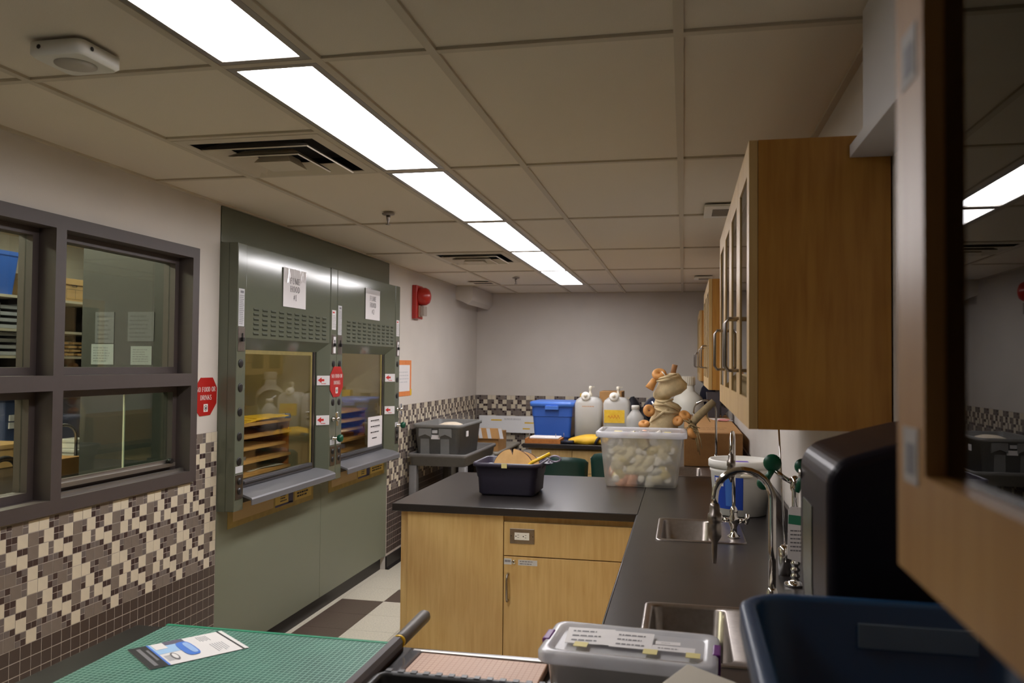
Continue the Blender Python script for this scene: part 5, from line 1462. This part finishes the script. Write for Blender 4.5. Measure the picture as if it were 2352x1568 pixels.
# rounded blue emblem panel
f_ = lambda a, c: P0 * ((1 - a) * (1 - c)) + P1 * (a * (1 - c)) + P2 * (a * c) + P3 * ((1 - a) * c)
def blob(ua, va, ru, rv, z, m, sq=0.6, n=20):
    ring = []
    for k in range(n):
        a = 2 * PI * k / n
        cu, su = math.cos(a), math.sin(a)
        p = f_(ua + ru * math.copysign(abs(cu) ** sq, cu), va + rv * math.copysign(abs(su) ** sq, su))
        ring.append((p.x, p.y))
    pr.prism(ring, lambda a, c, d: (a, c, d), z, z + 0.0003, m)
blob(0.50, 0.48, 0.075, 0.33, zc + 0.0018, 1)
blob(0.525, 0.48, 0.035, 0.26, zc + 0.0024, 4)
blob(0.315, 0.70, 0.035, 0.17, zc + 0.0016, 6, 1.0)
blob(0.315, 0.70, 0.022, 0.12, zc + 0.0022, 5, 1.0)
for k in range(6):
    slab(pr, 0.68 + 0.02 * k, 0.687 + 0.02 * k, 0.08, 0.3 + 0.03 * (k % 2), zc + 0.0012, m=7)
    slab(pr, 0.72 + 0.025 * k, 0.727 + 0.025 * k, 0.5, 0.88 - 0.04 * (k % 3), zc + 0.0012, m=7)
    slab(pr, 0.225 + 0.012 * k, 0.23 + 0.012 * k, 0.6, 0.85, zc + 0.0012, m=7)
obj('print', pr, [INK, LBLUE, SKYB, mat('dusk_print', (96, 92, 112), 0.6), mat('pale_blue_print', (150, 182, 232), 0.6), PAPER, INKG, mat('light_ink', (178, 178, 184), 0.6)], t)

# pale foam slab, yellow pad and black crate along the bottom edge of the photo
single('foam_slab', B().prism([(0.008, 1.47), (0.14, 1.355), (0.05, 1.24), (-0.06, 1.31)], lambda a, c, d: (a, c, d), CT + 0.0005, 1.105), mat('foam_cream', (206, 198, 182), 0.8, bump=0.2), 'cream foam block at the bottom edge between the clear box and the blue tote', 'block', (0.03, 1.30, CT), None, 0.004)
single('note_pad', B().obox((0.045, 1.53, CT + 0.012), (0.05, 0.12, 0.022), (0, 0, -0.2)), YELTAPE, 'yellowed pad tucked beside the deep blue tote', 'pad', (0.045, 1.53, CT), None, 0.001)
t = thing('wire_crate', 'black ribbed tray rim along the bottom edge of the photo', 'tray', (-0.4, 1.3, CT))
b = open_tub(B(), -0.335, 1.33, 0.42, 0.28, 0.44, 0.31, CT + 0.0005, 1.038, 0.02, 0.012, 0.02)
obj('shell', b, BLACK, t)
b = B()
for k in range(18):
    b.box(-0.55 + 0.0245 * k, -0.539 + 0.0245 * k, 1.486, 1.499, 1.004, 1.0395)
obj('rib', b, BLACK, t, kind='stuff')

# ------------------------------------------------------------------ grey carts, tote, carton at the back left
def cart(x0, x1, y0, y1, zr, deck, lab, m_):
    t = thing('utility_cart', lab, 'cart', ((x0 + x1) / 2, (y0 + y1) / 2, 0), 'grey utility carts')
    cx, cy, W_, D_ = (x0 + x1) / 2, (y0 + y1) / 2, x1 - x0, y1 - y0
    for nm, zt_, dep in (('top_tray', zr, zr - deck), ('lower_tray', 0.34, 0.09)):
        b = B().rings([rrect(cx, cy, W_ - 0.05, D_ - 0.05, 0.03, zt_ - dep - 0.02), rrect(cx, cy, W_ - 0.03, D_ - 0.03, 0.03, zt_ - 0.03), rrect(cx, cy, W_, D_, 0.035, zt_ - 0.028), rrect(cx, cy, W_, D_, 0.035, zt_ - 0.006), rrect(cx, cy, W_ - 0.012, D_ - 0.012, 0.03, zt_),
                       rrect(cx, cy, W_ - 0.04, D_ - 0.04, 0.03, zt_), rrect(cx, cy, W_ - 0.048, D_ - 0.048, 0.03, zt_ - 0.01), rrect(cx, cy, W_ - 0.07, D_ - 0.07, 0.03, zt_ - dep)])
        obj(nm, b, m_, t)
    for sx in (0, 1):
        for sy in (0, 1):
            px, py = (x0 + 0.045, x1 - 0.045)[sx], (y0 + 0.055, y1 - 0.055)[sy]
            obj('leg', B().rings([rrect(px, py, 0.07, 0.08, 0.012, 0.12), rrect(px, py, 0.065, 0.075, 0.012, deck - 0.02)]), m_, t)
            obj('caster', B().cyl((px - 0.016, py, 0.05), (px + 0.016, py, 0.05), 0.05, None, 18).box(px - 0.022, px + 0.022, py - 0.02, py + 0.02, 0.06, 0.122), BLACK, t)
    return t
cart(-2.25, -1.735, 6.52, 7.62, 0.872, 0.79, 'grey plastic utility cart carrying the grey tote', GREY_CART)
cart(-2.25, -1.735, 7.68, 8.80, 0.775, 0.757, 'lower beige grey cart in the back corner, under the cardboard carton', mat('cart_beige_grey', (150, 144, 132), 0.5))
t = thing('storage_tote', 'grey open tote with white labels standing on the utility cart', 'tote', (-2.02, 7.0, 0.80))
b = open_tub(B(), -2.025, 6.99, 0.35, 0.66, 0.40, 0.72, 0.7915, 1.108, 0.04, 0.018, 0.03)
obj('shell', b, GREY_TOTE, t)
for dx in (-0.10, 0.075):
    obj('grip_rib', B().prism([(-0.055, 1.075), (0.055, 1.075), (0.055, 1.0), (0.04, 1.01), (0.0, 1.025), (-0.04, 1.01), (-0.055, 1.0)], lambda a, c, d: (-2.025 + dx + a, d, c), 6.615, 6.64), GREY_TOTE, t)
    obj('rib', B().box(-2.025 + dx - 0.045, -2.025 + dx + 0.03, 6.64, 6.66, 0.80, 1.03), GREY_TOTE, t)
obj('label', B().box(-2.075, -2.0, 6.628, 6.634, 0.985, 1.02), PAPER, t)
obj('label', B().box(-2.065, -2.02, 6.622, 6.63, 1.035, 1.06), PAPER_G, t)
obj('label', B().box(-1.812, -1.806, 6.78, 6.84, 1.0, 1.045), PAPER, t)
single('paper_heap', B().ball((-2.0, 6.95, 1.05), 0.12, 14, 0, (1.05, 2.0, 0.5)), mat('papers_cream', (226, 212, 190), 0.8, var=0.06, bump=0.6, bscale=30), 'cream papers heaped inside the grey tote', 'papers', (-2.0, 6.95, 1.0))
t = thing('carton', 'open brown carton with taped flaps on the lower cart in the corner', 'carton', (-1.93, 8.1, 0.757))
obj('body', B().box(-2.12, -1.79, 7.93, 8.30, 0.7575, 0.94), CARD, t)
obj('flap', B().prism([(-2.12, 0.985), (-1.755, 0.985), (-1.725, 0.885), (-2.09, 0.885)], lambda a, c, d: (a, d - (0.985 - c) * 0.3, c), 7.92, 7.926), CARD, t)
obj('flap', B().prism([(-2.12, 0.942), (-2.12, 0.985), (-1.79, 0.985), (-1.79, 0.942)], lambda a, c, d: (a, d, c), 7.93, 7.936), CARD, t)
for x in (-2.0, -1.91, -1.79):
    obj('tape', B().prism([(x, 0.983), (x + 0.035, 0.983), (x + 0.062, 0.887), (x + 0.027, 0.887)], lambda a, c, d: (a, d - (0.985 - c) * 0.3, c), 7.916, 7.919), PAPER_G, t)
t = thing('display_board', 'white board with yellow notes leaning at the back wall', 'board', (-1.9, 8.95, 0.9))
obj('board', B().box(-2.24, -1.42, 8.94, 8.955, 0.86, 1.045), mat('board_white', (238, 239, 240), 0.5), t)
b = B()
for x0, x1, z in ((-2.1, -1.98, 0.99), (-1.72, -1.5, 0.965), (-1.74, -1.66, 0.90), (-1.6, -1.54, 0.945)):
    b.box(x0, x1, 8.938, 8.94, z, z + 0.014)
obj('yellow_note', b, YELLABEL, t)
tb = B()
lines(tb, onYm(8.937), -1.95, -1.75, 1.0, 1.02, 2, 0, 0.3, 3)
obj('print', tb, INKG, t)

# ------------------------------------------------------------------ far peninsula: tub, carboys, jug, tray, bag
t = thing('storage_tub', 'bright blue lidded tub on the far peninsula', 'tub', (-1.23, 8.0, CT))
obj('shell', B().rings([rrect(-1.23, 8.0, 0.33, 0.40, 0.03, CT + 0.0005), rrect(-1.23, 8.0, 0.35, 0.42, 0.03, CT + 0.015), rrect(-1.23, 8.0, 0.375, 0.46, 0.03, 1.12), rrect(-1.23, 8.0, 0.388, 0.475, 0.03, 1.124), rrect(-1.23, 8.0, 0.395, 0.49, 0.03, 1.225)], smooth=False), BLUE, t)
for x in (-1.395, -1.105):
    obj('corner_rib', B().box(x, x + 0.04, 7.765, 7.79, 1.13, 1.215), BLUE, t)
obj('lid', B().rings([rrect(-1.23, 8.0, 0.40, 0.50, 0.03, 1.215), rrect(-1.23, 8.0, 0.425, 0.53, 0.035, 1.22), rrect(-1.23, 8.0, 0.43, 0.535, 0.035, 1.255), rrect(-1.23, 8.0, 0.41, 0.51, 0.03, 1.265)]), BLUE_L, t)
obj('handle', B().box(-1.29, -1.16, 7.715, 7.745, 1.19, 1.228), BLUE_L, t, bevel=0.004)

def carboy(x, y, w_, d_, h, lab, label, fill):
    t = thing('carboy', lab, 'carboy', (x, y, CT), 'carboys with spigot caps on the far peninsula')
    z = CT + 0.0005
    obj('shell', B().rings([rrect(x, y, w_ - 0.03, d_ - 0.03, 0.03, z), rrect(x, y, w_, d_, 0.04, z + 0.015), rrect(x, y, w_, d_, 0.04, z + h - 0.06), rrect(x, y, w_ - 0.02, d_ - 0.02, 0.05, z + h - 0.03), rrect(x, y, w_ - 0.08, d_ - 0.08, 0.05, z + h - 0.006), rrect(x, y, 0.09, 0.09, 0.045, z + h)], 0), MILK, t)
    obj('liquid', B().rings([rrect(x, y, w_ - 0.04, d_ - 0.04, 0.03, z + 0.006), rrect(x, y, w_ - 0.014, d_ - 0.014, 0.036, z + 0.02), rrect(x, y, w_ - 0.014, d_ - 0.014, 0.036, z + fill)], 0), LIQ, t)
    cp = obj('spigot_cap', B().lathe([(0.001, 0.034), (0.02, 0.034), (0.022, 0.028), (0.03, 0.026), (0.043, 0.02), (0.043, 0.006), (0.03, 0)], (x - 0.02, y - d_ / 2 + 0.03, z + h + 0.0), 24, R=Matrix.Rotation(math.radians(62), 3, 'X')), WHITEPL, t)
    obj('cap_hub', B().ball((x - 0.02, y - d_ / 2 - 0.004, z + h + 0.012), 0.016, 12), CREAMPL, cp)
    obj('pump', B().lathe([(0.02, z + h - 0.005), (0.02, z + h + 0.03), (0.012, z + h + 0.036), (0.012, z + h + 0.06), (0.016, z + h + 0.07), (0.016, z + h + 0.095), (0.006, z + h + 0.1)], (x + 0.01, y, 0), 14).box(x + 0.01, x + 0.05, y - 0.006, y + 0.006, z + h + 0.088, z + h + 0.096), CREAMPL, t)
    if label:
        b = B().box(x - w_ / 2 + 0.012, x + w_ / 2 - 0.04, y - d_ / 2 - 0.002, y - d_ / 2 - 0.0005, z + 0.17, z + 0.29)
        pl = obj('yellow_label', b, YELLABEL, t)
        sc = B()
        pts = [(x - 0.07 + 0.006 * k, y - d_ / 2 - 0.003, z + 0.225 + 0.02 * math.sin(k * 1.35) * (1.2 if k % 5 == 0 else 0.7)) for k in range(19)]
        sc.tube(pts, 0.002, 5)
        obj('handwriting', sc, ORANGE, pl)
    else:
        tb = B(); lines(tb, onYm(y - d_ / 2 - 0.0012), x - 0.05, x + 0.06, z + h - 0.10, z + h - 0.07, 1, 0, 0.3, 4, 0)
        obj('print', tb, mat('faded_tan_ink', (206, 164, 132), 0.6), t)
carboy(-0.872, 7.75, 0.245, 0.26, 0.405, 'clear white carboy without a label, right of the blue tub', False, 0.21)
carboy(-0.610, 7.75, 0.24, 0.26, 0.405, 'clear white carboy with a handwritten yellow label', True, 0.185)
t = thing('jug', 'small clear white jug right of the yellow labelled carboy', 'jug', (-0.43, 7.6, CT))
obj('shell', B().lathe([(0.07, CT + 0.0005), (0.082, CT + 0.01), (0.082, CT + 0.20), (0.076, CT + 0.235), (0.045, CT + 0.275), (0.034, CT + 0.29), (0.034, CT + 0.31)], (-0.43, 7.6, 0), 28), MILK, t)
obj('liquid', B().lathe([(0.065, CT + 0.006), (0.076, CT + 0.015), (0.076, CT + 0.18), (0.001, CT + 0.18)], (-0.43, 7.6, 0), 28), LIQ, t)
obj('cap', B().lathe([(0.037, CT + 0.30), (0.037, CT + 0.332), (0.033, CT + 0.338), (0.001, CT + 0.338)], (-0.43, 7.6, 0), 20), WHITEPL, t)
t = thing('drying_tray', 'shallow wooden tray with white paper and upright pins', 'tray', (-1.24, 7.35, CT))
b = B().box(-1.39, -1.07, 7.24, 7.255, CT + 0.0005, CT + 0.04).box(-1.39, -1.07, 7.46, 7.475, CT + 0.0005, CT + 0.04).box(-1.39, -1.375, 7.255, 7.46, CT + 0.0005, CT + 0.04).box(-1.085, -1.07, 7.255, 7.46, CT + 0.0005, CT + 0.04).box(-1.375, -1.085, 7.255, 7.46, CT + 0.0005, CT + 0.012)
obj('frame', b, PINE_O, t)
obj('paper', B().rings([rrect(-1.22, 7.36, 0.27, 0.2, 0.01, CT + 0.0401), rrect(-1.22, 7.36, 0.265, 0.195, 0.02, CT + 0.055)]), PAPER, t)
for x, y in ((-1.36, 7.3), (-1.12, 7.3), (-1.06, 7.4)):
    obj('pin', B().cyl((x, y, CT + 0.03), (x, y, CT + 0.085), 0.0025, None, 6), STEEL, t)
b = B()
rs = []
for k in range(11):
    x = -1.02 + 0.036 * k
    h = 0.02 + 0.055 * math.sin(PI * (k + 0.8) / 13)
    rs.append([(x, 7.27 + 0.02 * math.sin(k), CT + 0.002), (x, 7.25, CT + h * 0.5), (x + 0.01, 7.33, CT + h), (x, 7.44, CT + h * 1.05), (x, 7.52, CT + 0.002)])
b.rings(rs, 0, True, True)
t = thing('dry_bag', 'yellow folded bag with black straps on the far peninsula', 'bag', (-0.85, 7.4, CT))
obj('cloth', b, mat('yellow_cloth', (222, 176, 30), 0.6, var=0.1, vscale=12), t)
obj('strap', B().tube([(-0.76, 7.235, CT + 0.008), (-0.74, 7.24, CT + 0.05), (-0.71, 7.33, CT + 0.085)], 0.012, 8).tube([(-0.95, 7.24, CT + 0.02), (-1.02, 7.25, CT + 0.018), (-1.06, 7.27, CT + 0.012)], 0.016, 8), mat('navy_strap', (28, 30, 46), 0.6), t)
single('black_bag', B().rings([[(-0.55 + 0.24 * k / 8, 8.35 + 0.1 * math.cos(a), CT + 0.01 + (0.34 + 0.06 * math.sin(k * 0.9) - 0.03 * k / 8) * (0.5 + 0.5 * math.sin(a))) for a in [PI * 2 * i / 10 for i in range(10)]] for k in range(9)], 0), mat('black_cloth', (20, 18, 26), 0.7), 'black cloth bundle behind the jug', 'bag', (-0.43, 8.35, CT))
single('carton', B().box(-0.82, -0.60, 8.2, 8.6, CT + 0.0005, 1.355), CARD, 'small brown carton behind the yellow labelled carboy', 'carton', (-0.71, 8.4, CT), None, 0.003)
single('yellow_pad', B().box(-1.02, -0.93, 8.25, 8.32, CT + 0.0005, 1.33), YEL, 'yellow edge showing behind the unlabelled carboy', 'pad', (-0.97, 8.28, CT))
t = thing('glass_flask', 'dark blue round flask behind the burlap figure', 'flask', (-0.24, 8.0, CT))
obj('globe', B().ball((-0.235, 8.0, 1.20), 0.145, 24, 0, (1, 1, 0.9)), mat('dark_blue_glass', (44, 52, 74), 0.05, coat=0.5), t)
obj('stand', B().cyl((-0.235, 8.0, CT + 0.0005), (-0.235, 8.0, 1.09), 0.09, 0.06, 20), DARKBOX, t)
t = thing('carboy', 'large white round carboy with a ribbed cap near the far cabinets', 'carboy', (0.045, 8.5, CT))
obj('shell', B().lathe([(0.15, CT + 0.0005), (0.158, CT + 0.01), (0.158, 1.24), (0.14, 1.30), (0.085, 1.35), (0.066, 1.365), (0.062, 1.43)], (0.045, 8.5, 0), 32), mat('carboy_white', (242, 239, 224), 0.4), t)
cb = B()
rs = []
for rr, zz in ((0.068, 1.425), (0.07, 1.43), (0.068, 1.50), (0.06, 1.512)):
    rs.append([(0.045 + (rr + (0.003 if i % 2 else 0)) * math.cos(2 * PI * i / 48), 8.5 + (rr + (0.003 if i % 2 else 0)) * math.sin(2 * PI * i / 48), zz) for i in range(48)])
cb.rings(rs, 0, True, True, False)
obj('cap', cb, CREAMPL, t)
# long carton along the right wall with things on it
t = thing('carton', 'long brown cardboard carton lying along the right wall', 'carton', (0.2, 7.0, CT))
obj('body', B().box(0.005, 0.405, 5.92, 8.15, CT + 0.0005, 1.148), mat('carton_brown', (146, 104, 56), 0.8, var=0.06), t, bevel=0.003)
obj('flap', B().obox((0.205, 6.9, 1.1495), (0.39, 1.9, 0.003), (0, 0, 0)), CARD, t)
tb = B()
lines(tb, lambda u, v: (u, v, 1.1515), 0.12, 0.36, 6.2, 6.5, 2, 0, 0.2, 6)
obj('print', tb, mat('carton_print', (126, 84, 46), 0.8), t)
single('slate_bin', B().rings([rrect(0.27, 7.75, 0.10, 0.2, 0.01, 1.1515), rrect(0.27, 7.75, 0.13, 0.24, 0.01, 1.38)], smooth=False).prism([(0.335, 1.1515), (0.40, 1.22), (0.335, 1.26)], lambda a, c, d: (a, d, c), 7.66, 7.68), DARKBOX, 'dark slate bin standing on the long carton', 'bin', (0.27, 7.75, 1.1515))
single('paper_sheets', B().obox((0.32, 7.35, 1.155), (0.13, 0.3, 0.004), (0, 0, 0.2)).obox((0.34, 7.25, 1.16), (0.08, 0.2, 0.004), (0, 0.04, -0.2), 1), [PAPER, mat('pink_paper', (226, 150, 146), 0.6)], 'white and pink papers on the long carton', 'papers', (0.32, 7.35, 1.1515))
single('blue_bundle', B().ball((0.25, 8.80, 1.30), 0.085, 14, 0, (1.0, 0.9, 1.7)).cyl((0.25, 8.80, CT + 0.0005), (0.25, 8.80, 1.2), 0.06, 0.07, 14), mat('navy_cloth', (26, 28, 54), 0.7), 'navy cloth bundle right of the large white carboy', 'bundle', (0.25, 8.8, CT))
single('cord_bundle', B().tube([(-0.50 + 0.03 * k, 7.42 + 0.02 * math.sin(k * 2.1), CT + 0.012 + 0.12 * (k / 10) ** 1.2) for k in range(11)], [0.012 + 0.006 * math.sin(k * 1.7) ** 2 for k in range(11)], 8), mat('navy_strap', (28, 30, 46), 0.6), 'navy strap bundle rising behind the frosted bin', 'strap', (-0.4, 7.42, CT))

# ------------------------------------------------------------------ burlap figure with cork floats
def bx(px): return (px - 1568) * 0.00288
def bz(py): return CAM_H + (836 - py) * 0.00288
YB_ = 5.50
t = thing('burlap_figure', 'burlap bundle figure tied with round orange cork floats and sticks', 'figure', (bx(1528), YB_, CT))
b = B()
def blob_rings(path, ncap=14, wob=0.06, seed=0):
    rnd = random.Random(seed); rs = []
    for (px, py, rx, ry) in path:
        rs.append([(bx(px) + rx * (1 + wob * math.sin(3 * 2 * PI * i / ncap + py * 0.13)) * math.cos(2 * PI * i / ncap), YB_ + ry * (1 + wob * math.cos(2 * 2 * PI * i / ncap + py * 0.2)) * math.sin(2 * PI * i / ncap), bz(py)) for i in range(ncap)])
    return rs
b.rings(blob_rings([(1521, 1080, .075, .09), (1520, 1000, .095, .10), (1521, 975, .098, .10), (1526, 960, .092, .09), (1530, 945, .085, .085), (1532, 932, .088, .085), (1528, 924, .080, .08), (1522, 916, .05, .05), (1520, 912, .035, .035)], wob=0.05))
obj('body_cloth', b, BURLAP, t)
b = B().rings(blob_rings([(1519, 918, .03, .03), (1522, 908, .06, .055), (1532, 900, .09, .075), (1540, 888, .099, .085), (1543, 876, .092, .08), (1540, 866, .075, .065), (1544, 858, .052, .045), (1547, 853, .028, .028)], wob=0.05))
obj('head_cloth', b, BURLAP, t)
b = B()
for s0, s1, m0 in (((1500, 925), (1558, 936), (1528, 922)), ((1500, 934), (1560, 944), (1530, 940)), ((1506, 915), (1545, 912), (1523, 918)), ((1495, 965), (1545, 928), (1522, 942)), ((1508, 872), (1556, 862), (1530, 868)), ((1512, 866), (1552, 856), (1535, 860))):
    obj('tie_fold', B().tube([(bx(s0[0]), YB_ - 0.06, bz(s0[1])), (bx(m0[0]), YB_ - 0.105, bz(m0[1])), (bx(s1[0]), YB_ - 0.06, bz(s1[1]))], [0.006, 0.010, 0.006], 7), BURLAP, t)
obj('stick_top', B().tube([(bx(1544), YB_, bz(858)), (bx(1546), YB_, bz(847)), (bx(1549), YB_, bz(834))], [0.02, 0.017, 0.019], 10), mat('stick_brown', (150, 104, 62), 0.8, var=0.2), t)
def ring_float(px, py, R_, r_, rx, rz, dy=-0.1):
    M_ = (Matrix.Rotation(rz, 3, 'Z') @ Matrix.Rotation(rx, 3, 'X'))
    n, k = 24, 12; rs = []
    for i in range(n):
        a = 2 * PI * i / n
        rs.append([M_ @ Vector(((R_ + r_ * math.cos(2 * PI * j / k)) * math.cos(a), (R_ + r_ * math.cos(2 * PI * j / k)) * math.sin(a), r_ * 0.95 * math.sin(2 * PI * j / k))) + Vector((bx(px), YB_ + dy, bz(py))) for j in range(k)])
    rs.append(rs[0])
    return obj('cork_float', B().rings(rs, 0, False, False), CORK, t)
ring_float(1514, 856, 0.026, 0.0225, 0.75, 0.0, -0.03)
ring_float(1492, 938, 0.022, 0.0185, 1.35, 0.35, -0.09)
ring_float(1571, 949, 0.02, 0.0215, 0.9, 0.5, -0.06)
ring_float(1588, 985, 0.022, 0.021, 1.1, 1.1, -0.14)
ring_float(1482, 968, 0.02, 0.018, 0.5, 0.0, -0.12)
ring_float(1556, 960, 0.018, 0.018, 1.1, -0.4, -0.08)
obj('cork_float', B().tube([(bx(1504), YB_ - 0.05, bz(868)), (bx(1492), YB_ - 0.06, bz(889))], [0.020, 0.029], 14), CORK, t)
b = B().tube([(bx(1520), YB_ - 0.05, bz(850)), (bx(1526), YB_ - 0.07, bz(856)), (bx(1529), YB_ - 0.06, bz(864))], 0.0035, 6)
obj('cord', b, WHITEPL, t)
obj('arm_stick', B().tube([(bx(1586), YB_ - 0.12, bz(968)), (bx(1598), YB_ - 0.12, bz(950)), (bx(1618), YB_ - 0.11, bz(930)), (bx(1634), YB_ - 0.10, bz(915))], [0.018, 0.026, 0.024, 0.022], 12), mat('arm_cloth', (150, 132, 98), 0.9, var=0.2, bump=0.4), t)
b = B()
rnd = random.Random(5)
for k in range(16):
    x0, y0 = 1586 + rnd.uniform(-4, 4), 966 + rnd.uniform(-6, 6)
    a = rnd.uniform(2.2, 5.6)
    L_ = rnd.uniform(10, 24)
    b.tube([(bx(x0), YB_ - 0.13, bz(y0)), (bx(x0 + L_ * 0.5 * math.cos(a)), YB_ - 0.16, bz(y0 - L_ * 0.5 * math.sin(a))), (bx(x0 + L_ * math.cos(a * 1.05)), YB_ - 0.15 + rnd.uniform(-.02, .02), bz(y0 - L_ * math.sin(a * 1.05)))], [0.004, 0.005, 0.0015], 5)
for dx, l in ((0, 55), (4, 62), (8, 48), (-3, 40)):
    b.tube([(bx(1592 + dx * 0.5), YB_ - 0.14, bz(970)), (bx(1597 + dx), YB_ - 0.16, bz(970 + l * 0.6)), (bx(1600 + dx), YB_ - 0.16, bz(970 + l))], [0.005, 0.0035, 0.002], 5)
b.tube([(bx(1618), YB_ - 0.11, bz(936)), (bx(1620), YB_ - 0.11, bz(950)), (bx(1626), YB_ - 0.11, bz(960))], [0.006, 0.004, 0.002], 5)
obj('raffia_strand', b, RAFFIA, t)

# ------------------------------------------------------------------ green chairs between the peninsulas
def chair(x, y, zt, lab, rz=0.0):
    t = thing('plastic_chair', lab, 'chair', (x, y, 0), 'dark green plastic chairs', rz)
    rs = []
    n = 13
    for k in range(9):
        f = k / 8
        z = 0.50 + (zt - 0.50) * f
        hw = 0.185 + 0.022 * f - (0.03 if k == 8 else 0)
        outer = [(-hw + 2 * hw * i / (n - 1), -0.19 - 0.05 * f + 0.07 * (abs(2 * i / (n - 1) - 1)) ** 2.5 - 0.0, z + (0.0 if k < 8 else -0.02 * abs(2 * i / (n - 1) - 1) ** 3)) for i in range(n)]
        inner = [(px * 0.985, py + 0.012, pz) for px, py, pz in reversed(outer)]
        rs.append(outer + inner)
    obj('backrest', B().rings(rs, 0, True, True), CHAIRG, t, local=True)
    obj('seat', B().rings([rrect(0, 0.02, 0.40, 0.40, 0.06, 0.435), rrect(0, 0.02, 0.43, 0.42, 0.07, 0.445), rrect(0, 0.02, 0.42, 0.41, 0.07, 0.462), rrect(0, 0.02, 0.32, 0.32, 0.07, 0.452)]), CHAIRG, t, local=True)
    obj('back_support', B().box(-0.16, 0.16, -0.215, -0.16, 0.455, 0.51), CHAIRG, t, local=True)
    for sx in (-1, 1):
        for sy in (-1, 1):
            obj('leg', B().tube([(sx * 0.16, 0.02 + sy * 0.14, 0.44), (sx * 0.20, 0.02 + sy * 0.21, 0.001)], 0.011, 8), CHROME, t, local=True)
    return t
chair(-0.965, 6.90, 0.865, 'dark green plastic chair left of the bin of bottles')
chair(-0.52, 6.72, 0.93, 'taller dark green plastic chair mostly hidden by the bin of bottles')
